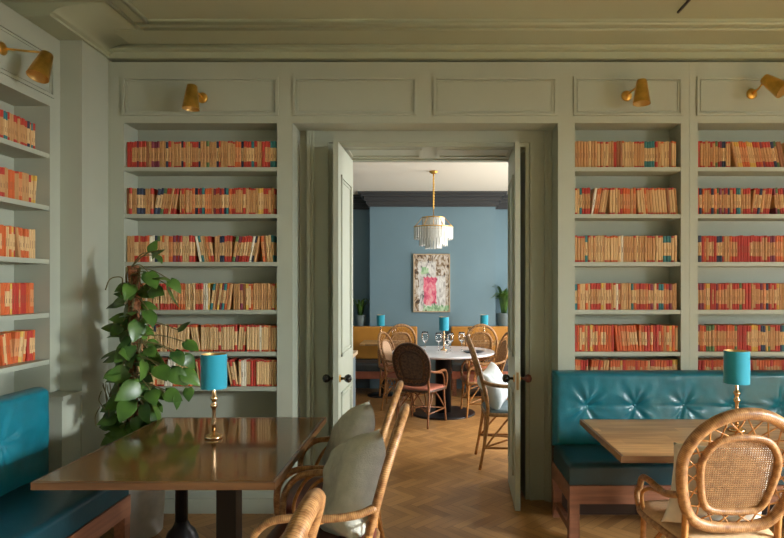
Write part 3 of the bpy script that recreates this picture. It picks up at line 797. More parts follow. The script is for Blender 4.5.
# ------------------------------------------------------------------ rattan chairs
def make_chair(label, variant='honey', hoop_r=.0175, adz=.02, aw=1.0):
    t = thing('rattan_armchair', label, 'chair', (0, 0, 0))
    wrap, pole, cane, seatm = {'honey': (RWRAP, RPOLE, RCANE, SEATD), 'beige': (RWRAP, RPOLE, RCANE, SEATB), 'terra': (RWRAP, RPOLE, RCANE, SEATR),
                               'pale': (RWRAP, RPOLE, PALECANE, SEATR), 'slate': (RWRAP, RPOLE, RCANE, BLUEPAD), 'dark': (RDARKW, RDARK, RDCANE, SEATR)}[variant]
    B0, B1 = (-.195, .47), (-.365, 1.05)     # lean line of the back: (y, z)
    def bp(u, z, off=0.0):
        f = (z - B0[1]) / (B1[1] - B0[1]); y = B0[0] + (B1[0] - B0[0]) * f
        cur = .02 * (u / .26) ** 2 * max(0, min(1, (z - .4) / .4))       # wraps forward at the sides
        return Vector((u, y + cur * .6 + off, z))
    # outer hoop
    pts = []
    for k in range(13):
        a = PI * k / 12
        pts.append(bp(.240 * math.cos(a), .795 + .235 * math.sin(a)))
    pts += [bp(-.228, .69), bp(-.198, .59), bp(-.135, .525), bp(0, .508), bp(.135, .525), bp(.198, .59), bp(.228, .69)]
    bm = NB(); tube(bm, cr(pts, 4, True), hoop_r, 12, True); obj('back_hoop', bm, wrap, t)
    # inner panel rim
    rim = [(-.115, .895), (-.05, .922), (.05, .922), (.115, .895), (.155, .83), (.160, .77), (.150, .70), (.130, .625), (.095, .590), (0, .582), (-.095, .590), (-.130, .625), (-.150, .70), (-.160, .77), (-.155, .83)]
    bm = NB(); rp = cr([bp(u, z, .006) for (u, z) in rim], 4, True); tube(bm, rp, .0165, 10, True); obj('panel_rim', bm, wrap, t)
    # woven cane panel
    cl = rp if variant != 'dark' else cr(pts, 4, True)
    poly = [(p.x, p.z) for p in cl]
    def span_h(z):
        xs = []
        for (a, b) in zip(poly, poly[1:] + poly[:1]):
            if (a[1] - z) * (b[1] - z) < 0: xs.append(a[0] + (z - a[1]) / (b[1] - a[1]) * (b[0] - a[0]))
        return (min(xs), max(xs)) if len(xs) >= 2 else None
    def span_v(x):
        zs = []
        for (a, b) in zip(poly, poly[1:] + poly[:1]):
            if (a[0] - x) * (b[0] - x) < 0: zs.append(a[1] + (x - a[0]) / (b[0] - a[0]) * (b[1] - a[1]))
        return (min(zs), max(zs)) if len(zs) >= 2 else None
    bm = NB()
    solid = variant in ('pale', 'dark')
    pitch, sw = (.0100, .0054)
    if solid: pitch, sw = .0085, .0083
    def strip(p, q, wv):
        n = 5
        for s in range(n):
            a, b = p.lerp(q, s / n), p.lerp(q, (s + 1) / n)
            aa, bb = bp(a.x, a.z, a.y), bp(b.x, b.z, b.y)
            vs = [bm.verts.new(x) for x in (aa - wv, aa + wv, bb + wv, bb - wv)]
            bm.faces.new(vs)
            vs2 = [bm.verts.new(x + Vector((0, .0015, 0))) for x in (aa - wv, aa + wv, bb + wv, bb - wv)]
            bm.faces.new(vs2[::-1])
            bm.faces.new((vs[0], vs[3], vs2[3], vs2[0])); bm.faces.new((vs[1], vs2[1], vs2[2], vs[2]))
    z = .50
    while z < 1.03:
        s = span_h(z)
        if s: strip(Vector((s[0], .006, z)), Vector((s[1], .006, z)), Vector((0, 0, sw / 2)))
        z += pitch
    x = -.238
    while x < .24:
        s = span_v(x)
        if s: strip(Vector((x, .008, s[0])), Vector((x, .008, s[1])), Vector((sw / 2, 0, 0)))
        x += pitch
    obj('cane_panel', bm, cane, t)
    # lattice between hoop and panel
    bm = NB(); n = 20
    hoop = cr(pts, 4, True)
    def at(loop, f): return loop[int((f % 1) * len(loop))]
    # order the rim by angle about the centre so both loops can be matched
    cen = Vector((0, 0, .77))
    def by_ang(loop, a):
        best = min(loop, key=lambda p: abs(math.remainder(math.atan2(p.z - .77, p.x) - a, 2 * PI)))
        return best
    for k in range(n):
        a0 = -PI + 2 * PI * k / n; a1 = a0 + 2 * PI / n * 1.1
        tube(bm, [by_ang(hoop, a0), by_ang(rp, a1)], .0036, 6); tube(bm, [by_ang(hoop, a1), by_ang(rp, a0)], .0036, 6)
    obj('back_lattice', bm, pole, t)
    # seat
    def seat_outline(s):
        return [(-.20 * s, -.20), (-.235 * s, -.05), (-.255 * s, .10), (-.245 * s, .20), (-.18 * s, .238), (0, .245), (.18 * s, .238), (.245 * s, .20), (.255 * s, .10), (.235 * s, -.05), (.20 * s, -.20), (.10 * s, -.225), (-.10 * s, -.225)]
    so = cr([Vector((x, y, .435)) for (x, y) in seat_outline(1)], 4, True)
    bm = NB(); tube(bm, so, .016, 10, True); obj('seat_rim', bm, wrap, t)
    bm = NB(); c0 = Vector((0, .01, 0)); rings = []
    for (f, zz) in ((1.0, .428), (1.0, .452), (.96, .466), (.8, .472), (.4, .474)):
        rings.append([bm.verts.new(Vector((c0.x + (p.x - c0.x) * f, c0.y + (p.y - c0.y) * f, zz))) for p in so])
    for a, b2 in zip(rings, rings[1:]):
        m_ = len(a)
        for k in range(m_):
            f = bm.faces.new((a[k], a[(k + 1) % m_], b2[(k + 1) % m_], b2[k])); f.smooth = True
    bm.faces.new(rings[-1]); bm.faces.new(rings[0][::-1]); bmesh.ops.recalc_face_normals(bm, faces=bm.faces)
    obj('seat', bm, seatm, t)
    # legs
    for s in (-1, 1):
        bm = NB(); tube(bm, cr([(s * .222, .205, .43), (s * .228, .215, .22), (s * .238, .235, 0)], 5), .0145, 10, r1=.0125); obj('leg', bm, pole, t)
        h = bp(s * .198, .60)
        bm = NB(); tube(bm, cr([h + Vector((0, .0, .03)), (s * .20, -.21, .44), (s * .205, -.235, .22), (s * .215, -.275, 0)], 5), .0155, 10, r1=.0125); obj('leg', bm, pole, t)
        # arm: from hoop side forward, over and down to the front of the seat
        a = bp(s * .235, .70 + min(adz, 0) * 1.3)
        bm = NB(); tube(bm, cr([a, a + Vector((s * .02, .07, -.02)), (s * .262 * aw, -.08, .648 + adz), (s * .270 * aw, .06, .652 + adz), (s * .268 * aw, .15, .635 + adz), (s * .260 * aw, .21, .57 + adz), (s * .252, .222, .50), (s * .236, .215, .41)], 6), .0155, 10); obj('armrest', bm, wrap if variant != 'dark' else pole, t)
        bm = NB(); tube(bm, cr([(s * .262 * aw, -.06, .638 + adz), (s * .264 * aw, .06, .612 + adz), (s * .260, .125, .54), (s * .25, .14, .46), (s * .245, .10, .42)], 5), .0095, 8); obj('arm_brace', bm, pole, t)
    # stretchers: bowed braces under the seat
    bm = NB()
    for s in (-1, 1):
        tube(bm, cr([(s * .232, .22, .16), (s * .205, .12, .30), (s * .17, 0, .415), (s * .195, -.13, .30), (s * .208, -.248, .15)], 5), .008, 8)
        tube(bm, [(s * .232, .222, .17), (s * .208, -.245, .17)], .009, 8)
    tube(bm, cr([(-.230, .218, .17), (-.12, .215, .33), (0, .21, .42), (.12, .215, .33), (.230, .218, .17)], 5), .008, 8)
    tube(bm, cr([(-.208, -.245, .17), (-.10, -.225, .33), (0, -.215, .42), (.10, -.225, .33), (.208, -.245, .17)], 5), .008, 8)
    tube(bm, [(-.23, .218, .17), (0, 0, .19), (.206, -.245, .17)], .008, 8); tube(bm, [(.23, .218, .17), (0, 0, .205), (-.206, -.245, .17)], .008, 8)
    obj('stretcher', bm, pole, t)
    return t

ch_right = make_chair('rattan armchair with caned back facing the pale oak table', 'beige', .0245, -.03, .93)
ch_right.location = (1.292, 2.735, 0)
ch_l = make_chair('rattan armchair at the dark table, the one nearer the camera, holding a grey cushion', 'honey')
G1 = 'rattan armchairs along the dark table'
ch_l.location = (-.462, 2.48, 0); ch_l.rotation_euler = (0, 0, PI / 2 + .0); ch_l['group'] = G1
dup(ch_l, (-.515, 3.08, 0), PI / 2, 'rattan armchair at the dark table, the one nearer the doorway', G1)
dup(ch_right, (-.642, 1.40, 0), PI / 2 - .02, 'rattan armchair cut off by the bottom edge, nearest the camera', G1)
# far room
G2 = 'chairs in the blue room'
ch_s = make_chair('rattan armchair facing right just beyond the doorway, with a pale cushion', 'slate')
ch_s.location = (.71, 5.16, 0); ch_s.rotation_euler = (0, 0, -PI / 2); ch_s['group'] = G2; ch_s.scale = (1.06,) * 3
ch_t = make_chair('rattan armchair at the right side of the round table', 'terra')
ch_t.location = (.62, 7.08, 0); ch_t.rotation_euler = (0, 0, PI / 2 + .1); ch_t['group'] = G2; ch_t.scale = (.92, .92, .94)
c = dup(ch_t, (-.45, 7.96, 0), .25, 'rattan armchair with its back to us at the left small table by the mustard bench', G2); c.scale = (.84, .9, 1.0)
c = dup(ch_t, (.70, 7.96, 0), -.10, 'rattan armchair with its back to us at the right small table by the mustard bench', G2); c.scale = (.84, .9, 1.0)
ch_p = make_chair('rattan armchair with a pale solid back at the left of the round table', 'pale')
ch_p.location = (-.31, 7.35, 0); ch_p.rotation_euler = (0, 0, -PI / 2 - .34); ch_p['group'] = G2; ch_p.scale = (.88, .88, .92)
ch_d = make_chair('dark brown wicker armchair with terracotta seat at the near side of the round table', 'dark')
ch_d.location = (-.10, 6.62, 0); ch_d.rotation_euler = (0, 0, -.42); ch_d['group'] = G2; ch_d.scale = (.9, .9, .89)

# ------------------------------------------------------------------ cushions
def cushion(name, label, w, h, t_, m, M, group, seed=1, crumple=.012, cat='cushion', sag=0.0):
    """pillow in local xz plane, thickness along y, base at z=0"""
    bm = NB(); n = 26
    def sheet(sg):
        G = []
        for j in range(n + 1):
            row = []
            for i in range(n + 1):
                u, v = 2 * i / n - 1, 2 * j / n - 1
                # pointed corners: edges pull in between the corners
                pin = 1 - .09 * (1 - v * v); pin2 = 1 - .09 * (1 - u * u)
                x = u * w / 2 * pin; z = h / 2 + v * h / 2 * pin2
                th = t_ / 2 * ((1 - u ** 4) * (1 - v ** 4)) ** .55
                edge = (1 - u ** 6) * (1 - v ** 6)
                nz = noise.noise((u * 1.6 + seed, v * 1.6, seed * .7)) + .5 * noise.noise((u * 4 + seed, v * 3.2, seed))
                y = sg * th + crumple * nz * edge + .02 * noise.noise((u + seed * 3, v, 5)) + sag * v * v * 0.0
                z -= sag * max(0, v) * (1 - u * u) * .5
                row.append(Vector((x, y, z)))
            G.append(row)
        return G
    A, Bk = sheet(-1), sheet(1)
    va = [[bm.verts.new(p) for p in r] for r in A]
    vb = [[(va[j][i] if i in (0, n) or j in (0, n) else bm.verts.new(Bk[j][i])) for i in range(n + 1)] for j in range(n + 1)]
    for j in range(n):
        for i in range(n):
            f = bm.faces.new((va[j][i], va[j][i + 1], va[j + 1][i + 1], va[j + 1][i])); f.smooth = True
            f = bm.faces.new((vb[j][i], vb[j + 1][i], vb[j + 1][i + 1], vb[j][i + 1])); f.smooth = True
    o = obj(name, bm, m); o.matrix_world = M
    tag(o, label, cat, group)
    return o
def lean(chair_xy, rz, back=-.12, up=.478, tilt=14, roll=0, side=0.0, yaw=0):
    return (Matrix.Translation((*chair_xy, 0)) @ Matrix.Rotation(rz, 4, 'Z') @ Matrix.Translation((side, back, up)) @ Matrix.Rotation(math.radians(yaw), 4, 'Z')
            @ Matrix.Rotation(math.radians(tilt), 4, 'X') @ Matrix.Rotation(math.radians(roll), 4, 'Y'))
GC = 'linen cushions'
cushion('cushion', 'large grey-green linen cushion leaning on the rattan chair nearer the camera', .44, .45, .20, LINEN, lean((-.462, 2.48), PI / 2, -.075, .47, 20, 22, yaw=18), GC, 2, .030)
cushion('cushion', 'grey-green linen cushion with an upright corner on the rattan chair nearer the doorway', .42, .42, .18, LINEN, lean((-.515, 3.08), PI / 2, -.045, .495, 20, 28, yaw=20), GC, 5, .022)
cushion('cushion', 'pale linen cushion seen through the caned back of the right rattan chair', .455, .40, .13, LINENW, lean((1.292, 2.735), 0, -.085, .476, 15, 2, side=-.025), GC, 8, .012)
cushion('cushion', 'pale grey cushion on the rattan armchair just beyond the doorway', .44, .36, .16, LINENB, lean((.71, 5.16), -PI / 2, -.07, .50, 24, 8, yaw=-22), GC, 11, .014)

# ------------------------------------------------------------------ climbing plant
def heart_leaf(bm, base, direction, up, L, droop=.25, fold=.18):
    d = Vector(direction).normalized(); u = Vector(up) - Vector(up).dot(d) * d
    if u.length < 1e-3: u = Vector((0, 1, .3)) - Vector((0, 1, .3)).dot(d) * d
    u.normalize(); s = d.cross(u)
    prof = [(0, .001), (.0, .20), (.10, .36), (.26, .43), (.44, .40), (.62, .31), (.79, .19), (.91, .085), (1.0, .002)]
    back = [0, -.10, -.06, 0, 0, 0, 0, 0, 0]
    mid, lf, rt, lm, rm = [], [], [], [], []
    for (f, w) in prof:
        c = base + d * (f * L) - u * (droop * L * f * f)
        mid.append(bm.verts.new(c))
        for lst, sg, q in ((lm, -1, .55), (lf, -1, 1), (rm, 1, .55), (rt, 1, 1)):
            bk = -.11 * L if (f == 0 and w > .1) else 0
            lst.append(bm.verts.new(c + s * (sg * w * L * .95 * q) + u * (fold * w * L * (q ** .7)) + d * bk * q - u * (w * w * .5 * L * (q ** 3))))
    for k in range(len(prof) - 1):
        for (p, q) in ((mid, lm), (lm, lf)):
            f = bm.faces.new((p[k], p[k + 1], q[k + 1], q[k])); f.smooth = True
        for (p, q) in ((mid, rm), (rm, rt)):
            f = bm.faces.new((p[k], q[k], q[k + 1], p[k + 1])); f.smooth = True

def climbing_plant():
    t = thing('climbing_plant', 'tall climbing plant with glossy heart leaves on a coir pole, in a grey pot', 'plant', (-1.81, 3.66, 0))
    bm = NB(); lathe(bm, [(.115, 0), (.135, .02), (.150, .30), (.150, .34), (.136, .34), (.134, .30)], 32, cap=True); obj('pot', bm, POT, t)
    bm = NB(); lathe(bm, [(.134, .30), (.06, .315), (.001, .318)], 24, cap=False); obj('soil', bm, SOIL, t)
    bm = NB()
    pp = []
    for k in range(30):
        f = k / 29; pp.append(Vector((-.03 + .01 * math.sin(f * 9) - .012 * f, .004 * math.cos(f * 7), .25 + 1.42 * f)))
    tube(bm, pp, .034, 14); 
    for v in bm.verts:
        v.co += Vector((noise.noise(v.co * 30), noise.noise(v.co * 30 + Vector((5, 0, 0))), 0)) * .006
    obj('coir_pole', bm, COIR, t)
    rnd = random.Random(21)
    lv = NB(); st = NB()
    def pixel_leaf(px, py, dy, L, dirv, up=(0, -.8, .6), droop=.25, fold=.18):
        p = W(px, py, 3.66 + dy) - Vector((-1.80, 3.66, 0))
        root = Vector((-.035, -.03, min(1.66, p.z + rnd.uniform(.02, .10))))
        mid = root.lerp(p, .5) + Vector((0, 0, .03))
        tube(st, cr([root, mid, p], 4), .0032, 6)
        heart_leaf(lv, p, dirv, up, L, droop, fold)
    # leaves the photo singles out: (stem end px, py, depth offset, length, direction)
    big = [(131, 268, -.06, .10, (-.9, -.2, -.3)), (150, 272, -.10, .16, (.5, -.4, -.6)), (158, 278, -.10, .11, (.9, -.3, .2)), (163, 250, -.10, .13, (-.2, -.4, -.5)),
           (156, 255, -.08, .11, (1, -.2, -.15)), (152, 252, -.05, .09, (.2, -.2, .9)), (169, 285, -.10, .17, (.35, -.3, -.9)), (172, 280, -.06, .13, (.9, -.2, -.6)),
           (133, 285, -.08, .12, (.3, -.4, -.9)), (152, 289, -.10, .13, (.6, -.5, -.5)), (128, 305, -.08, .12, (-.1, -.4, -.8)), (140, 322, -.12, .19, (-.15, -.5, -.8)),
           (150, 310, -.10, .16, (.5, -.4, -.7)), (122, 326, -.06, .11, (-.3, -.3, -.8)), (165, 322, -.10, .17, (.5, -.5, -.6)), (158, 335, -.12, .16, (.8, -.4, -.6)),
           (172, 338, -.08, .15, (.5, -.3, -.8)), (180, 330, -.06, .11, (.7, -.2, .3)), (187, 342, -.05, .12, (.9, -.2, -.35)), (176, 352, -.08, .14, (.8, -.4, -.5)),
           (120, 350, -.06, .13, (-.5, -.4, -.6)), (133, 345, -.10, .16, (-.2, -.6, -.7)), (146, 362, -.13, .17, (.1, -.6, -.8)), (160, 366, -.12, .18, (.8, -.5, -.4)),
           (172, 370, -.09, .16, (.7, -.3, -.7)), (184, 372, -.06, .15, (.7, -.2, -.7)), (130, 372, -.12, .18, (-.7, -.5, -.4)), (141, 384, -.14, .17, (-.1, -.6, -.7)),
           (152, 390, -.13, .16, (.4, -.5, -.8)), (167, 392, -.10, .16, (.8, -.4, -.3)), (178, 395, -.08, .13, (.5, -.3, -.9)), (114, 378, -.08, .13, (-.8, -.3, -.5)),
           (118, 396, -.08, .15, (-.5, -.4, -.8)), (132, 400, -.12, .16, (-.2, -.5, -.8)), (145, 405, -.12, .15, (.2, -.6, -.7)), (158, 406, -.10, .15, (.7, -.5, -.5)),
           (112, 412, -.06, .12, (-.6, -.3, -.7)), (124, 414, -.10, .14, (-.3, -.4, -.8)), (136, 418, -.10, .13, (.1, -.5, -.8)), (150, 412, -.10, .13, (.5, -.5, -.8)),
           (190, 388, -.05, .10, (.4, -.2, -.8)), (186, 356, -.02, .12, (.6, .2, -.8)), (117, 362, -.02, .12, (-.8, .2, -.4)), (149, 348, -.12, .14, (.3, -.6, -.5))]
    for (px, py, dy, L, dv) in big:
        if rnd.random() < .18 or (px < 122 and py < 370 and rnd.random() < .6): continue
        if px < 122: px += 8
        dv = Vector(dv) + Vector((rnd.uniform(-.35, .35), rnd.uniform(-.35, .35), rnd.uniform(-.3, .3)))
        up = (rnd.uniform(-.8, .9), -rnd.uniform(.1, 1), rnd.uniform(.0, 1.2))
        pixel_leaf(px, py, dy, L * rnd.uniform(.68, .92), dv, up, rnd.uniform(.05, .40), rnd.uniform(.05, .35))
    for k in range(150):
        f = rnd.random() ** 1.5
        py = 440 - 155 * f
        a = rnd.uniform(0, 2 * PI); rr = rnd.uniform(.04, .165) * (1 - .6 * f)
        p = Vector((-.03 + rr * math.cos(a), -.02 + rr * math.sin(a) * .8, EYE - (py - VY) / F * 3.66))
        if p.y > .13: p.y = .13
        if p.z < .92: p.y = max(p.y, 0.0)
        root = Vector((-.035, -.02, p.z + .05)); tube(st, cr([root, root.lerp(p, .5) + Vector((0, 0, .03)), p], 3), .003, 5)
        heart_leaf(lv, p, (math.cos(a), math.sin(a) * .6 - .25, rnd.uniform(-1, .3)), (rnd.uniform(-.6, .8), -.5, rnd.uniform(.2, 1)), rnd.uniform(.06, .12), rnd.uniform(.1, .4), rnd.uniform(.05, .3))
    # vines climbing the pole and one looping out to the left
    for s in range(3):
        tube(st, cr([Vector((-.03 + .045 * math.cos(s * 2.1 + f * 6), .045 * math.sin(s * 2.1 + f * 6), .30 + f * 1.36)) for f in [k / 12 for k in range(13)]], 3), .006, 6)
    lp = [W(128, 305, 3.62), W(123, 292, 3.6), W(124, 279, 3.58), W(118, 277, 3.58), W(111, 280, 3.58), W(107, 290, 3.6)]
    tube(st, cr([p - Vector((-1.80, 3.66, 0)) for p in lp], 5), .0035, 6)
    # thin strands hanging low on the left
    for k in range(12):
        a = W(rnd.uniform(100, 135), rnd.uniform(380, 410), 3.58) - Vector((-1.80, 3.66, 0))
        b2 = a + Vector((rnd.uniform(-.03, .05), rnd.uniform(-.03, .03), -rnd.uniform(.08, .2)))
        tube(st, cr([a, a.lerp(b2, .5) + Vector((rnd.uniform(-.03, .03), 0, 0)), b2], 4), .0028, 5)
    obj('leaves', lv, LEAF, t); obj('stems', st, STEM, t)
    return t
climbing_plant()

# ------------------------------------------------------------------ blue room
FY = 8.80
bm = NB(); bx(bm, -2.9, 3.0, YR, 9.4, 2.93, 3.03); struct('ceiling_far', bm, WHITE, label='cream ceiling of the blue room')
bm = NB(); bx(bm, -.90, .98, FY, 9.2, 0, 3.0); struct('wall_far', bm, BLUE, label='blue painted chimney breast on the end wall')
bm = NB(); bx(bm, -2.9, -.90, 9.10, 9.2, 0, 3.0); bx(bm, .98, 3.0, 9.10, 9.2, 0, 3.0); struct('wall_far_alcoves', bm, BLUE)
bm = NB(); bx(bm, -2.7, -2.6, YR, 9.10, 0, 3.0); struct('wall_far_left', bm, BLUE)
wall_openings('wall_far_right', 2.6, 2.75, [(5.4, 6.9), (7.6, 8.6)], .5, 2.75, 3.0, YR, 9.10, BLUE)
window_frame('window_3', 2.66, 5.4, 6.9, .5, 2.75, PAINT); window_frame('window_4', 2.66, 7.6, 8.6, .5, 2.75, PAINT)
bm = NB(); bx(bm, -2.6, -.73, YR, YR + .01, 0, 3.0); bx(bm, .72, 2.6, YR, YR + .01, 0, 3.0); bx(bm, -.73, .72, YR, YR + .01, 2.6, 3.0)
struct('wall_dividing', bm, BLUE)
bm = NB()
for (o, z0, z1) in ((.03, 2.72, 2.75), (.05, 2.75, 2.80), (.08, 2.80, 2.86), (.12, 2.86, 2.90), (.16, 2.90, 2.929)):
    bx(bm, -.90 - o, .98 + o, FY - o, FY, z0, z1)
    bx(bm, -2.6, -.90 - o, 9.10 - o, 9.10, z0, z1); bx(bm, .98 + o, 2.6, 9.10 - o, 9.10, z0, z1)
    bx(bm, -.90 - o, -.90, FY, 9.10 - o, z0, z1); bx(bm, .98, .98 + o, FY, 9.10 - o, z0, z1)
struct('trim_10', bm, DKBLUE, label='dark cornice along the end wall of the blue room')
# ledge cupboards in the alcoves behind the banquettes
for (a, b, nm) in ((-2.6, -.905, 'left'), (.985, 2.6, 'right')):
    c = (a + b) / 2
    t = thing('alcove_cupboard', f'low dark cupboard in the {nm} alcove behind the mustard bench', 'cupboard', (c, 9.0, 0), 0, 'alcove cupboards')
    bm = NB(); bx(bm, a - c, b - c, -.16, .095, 0, .90); obj('body', bm, CABB, t)
    bm = NB(); bx(bm, a - c, b - c, -.18, .095, .90, .925); obj('top', bm, CABB, t)

def mustard_bench(label, x0, x1):
    t = thing('banquette', label, 'bench', ((x0 + x1) / 2, 8.78, 0), 0, 'mustard banquettes'); c = (x0 + x1) / 2; a, b = x0 - c, x1 - c
    bm = rbox(a, b, -.12, 0, .46, .935, .02, 3); o = obj('back_cushion', bm, MUST, t, smooth=False)
    obj('seat_cushion', seat_cushion(b - a - .004, .46, .12), GREYPAD, t, (a + .002, -.12, .345))
    bm = NB(); bx(bm, a, b, -.58, -.53, .24, .343); bx(bm, a, b, -.53, 0, .315, .343); obj('seat_frame', bm, SEATR, t)
    bm = NB(); bx(bm, a, b, -.10, -.005, .344, .459); obj('back_board', bm, GREYPAD, t)
    for x in (a, b - .06):
        for y in (-.58, -.10):
            bm = NB(); bx(bm, x, x + .06, y, y + .05, 0, .24); obj('leg', bm, MAHOG, t)
mustard_bench('mustard leather bench left of the gap on the blue wall', -2.1, -.19)
mustard_bench('mustard leather bench right of the gap on the blue wall', .31, 2.2)

def round_table():
    t = thing('round_table', 'round pale marble table set with glasses in the blue room', 'table', (.16, 7.12, 0))
    bm = NB(); lathe(bm, [(.60, .722), (.618, .726), (.622, .738), (.618, .75)], 64); obj('tabletop', bm, MARBLE, t)
    bm = NB(); lathe(bm, [(.095, .02), (.095, .70), (.25, .708), (.25, .722)], 32); obj('pedestal', bm, IRON, t)
    bm = NB(); lathe(bm, [(.385, 0), (.385, .012), (.36, .02), (.10, .024)], 48); obj('foot_plate', bm, IRON, t)
round_table()
def small_table(label, x, y):
    t = thing('side_table', label, 'table', (x, y, 0), 0, 'small tables along the mustard benches')
    bm = rbox(-.30, .30, -.28, .28, .722, .75, .004, 1); obj('tabletop', bm, TABLE2, t)
    bm = NB(); lathe(bm, [(.035, .02), (.035, .70), (.15, .71), (.15, .722)], 16); obj('pedestal', bm, IRON, t)
    bm = NB(); lathe(bm, [(.22, 0), (.22, .012), (.05, .025)], 32); obj('foot_plate', bm, IRON, t)
small_table('small table behind the left rattan chair by the mustard bench', -.66, 8.28); small_table('small table behind the right rattan chair by the mustard bench', .74, 8.28)
dup(lamp, (.17, 7.20, .75), 0, 'teal shaded table lamp on the round marble table', scale=.93)
dup(lamp, (-.695, 8.30, .75), 0, 'small distant teal lamp above the left mustard bench', scale=.86)
dup(lamp, (.765, 8.30, .75), 0, 'small distant teal lamp above the right mustard bench', scale=.86)

def wine_glass(label, loc, sc=1.0):
    bm = NB(); lathe(bm, [(.034, 0), (.030, .003), (.006, .006), (.0045, .03), (.0045, .085), (.012, .095), (.030, .115), (.038, .145), (.036, .18), (.031, .205), (.0295, .205), (.034, .18), (.0365, .145), (.028, .117), (.008, .10), (.001, .099)], 20, cap=False)
    o = obj('wine_glass', bm, GLASS); o.location = loc; o.scale = (sc,) * 3
    return tag(o, label, 'glass', 'wine glasses on the round table')
gl0 = wine_glass('wine glass at the left of the round table, standing apart', (-.06, 7.10, .75), 1.15)
def more_glass(loc, label, sc=1.12, grp='wine glasses on the round table'):
    c = gl0.copy(); COL.objects.link(c); c.location = loc; c['label'] = label; c['group'] = grp; c.scale = (sc,) * 3
more_glass((.105, 7.02, .75), 'wine glass just left of the lamp on the round table'); more_glass((.245, 7.04, .75), 'wine glass just right of the lamp on the round table')
more_glass((.385, 7.12, .75), 'wine glass at the right of the round table'); more_glass((.20, 6.90, .75), 'short wine glass in front of the lamp on the round table', .8)
GS = 'wine glasses on the small tables'
more_glass((-.50, 8.22, .75), 'wine glass on the small left table behind the hoop chair', 1, GS); more_glass((.56, 8.22, .75), 'wine glass on the small right table behind the hoop chair', 1, GS)
def plate(label, loc):
    bm = NB(); lathe(bm, [(.06, .001), (.09, .004), (.125, .014), (.124, .017), (.088, .008), (.001, .006)], 32, cap=False); o = obj('plate', bm, PORC); o.location = loc
    return tag(o, label, 'plate', 'plates on the round table')
plate('white plate at the left of the round table', (-.19, 7.00, .75)); 
bm = NB(); lathe(bm, [(.06, .001), (.09, .004), (.125, .014), (.124, .017), (.088, .008), (.001, .006)], 32, cap=False)
o = obj('plate', bm, NAVYP); o.location = (.52, 6.98, .75); tag(o, 'dark plate at the right of the round table', 'plate', 'plates on the round table')

# pendant chandelier of hanging glass drops
def chandelier():
    Yc = 7.12; c = W(433.5, 231, Yc)
    t = thing('chandelier', 'tiered glass drop chandelier on a brass rod in the blue room', 'chandelier', (c.x, Yc, 2.93))
    z0 = c.z - 2.93
    bm = NB(); lathe(bm, [(.001, 0), (.05, -.001), (.05, -.02), (.02, -.035), (.001, -.036)], 24, cap=False); obj('ceiling_rose', bm, BRASS, t)
    bm = NB()
    tube(bm, [(0, 0, -.03), (0, 0, z0 + .16)], .005, 8)
    for k in range(12): lathe(bm, [(.001, -.02), (.010, -.012), (.010, .012), (.001, .02)], 8, Matrix.Translation((0, 0, -.06 - k * .034)), cap=False)
    obj('chain', bm, BRASS, t)
    bm = NB()
    for (r, z) in ((.135, z0 + .16), (.235, z0 + .045), (.17, z0 + .02), (.10, z0 + .02)):
        tube(bm, [(r * math.cos(a), r * math.sin(a), z) for a in [2 * PI * k / 36 for k in range(36)]], .007, 8, True)
    for k in range(6):
        a = PI * k / 3; tube(bm, [(0, 0, z0 + .16), (.135 * math.cos(a), .135 * math.sin(a), z0 + .16)], .004, 6); tube(bm, [(.135 * math.cos(a), .135 * math.sin(a), z0 + .16), (.235 * math.cos(a), .235 * math.sin(a), z0 + .045)], .004, 6)
        tube(bm, [(0, 0, z0 + .02), (.235 * math.cos(a), .235 * math.sin(a), z0 + .045)], .004, 6)
    tube(bm, [(0, 0, z0 + .16), (0, 0, z0 + .02)], .005, 6)
    obj('brass_rings', bm, BRASS, t)
    rnd = random.Random(3)
    for (nm, r, ztop, ln, n) in (('upper_drops', .135, z0 + .155, .11, 26), ('main_drops', .235, z0 + .04, .145, 40), ('lower_drops', .17, z0 + .015, .20, 30), ('centre_drops', .10, z0 + .015, .235, 18)):
        bm = NB()
        for k in range(n):
            a = 2 * PI * k / n; w = .0135
            M = Matrix.Translation((r * math.cos(a), r * math.sin(a), 0)) @ Matrix.Rotation(a + PI / 2, 4, 'Z')
            l = ln * rnd.uniform(.93, 1.0)
            for f in bx(bm, -w, w, -.003, .003, ztop - l, ztop, M=M): pass
        obj(nm, bm, CRYST, t)
chandelier()

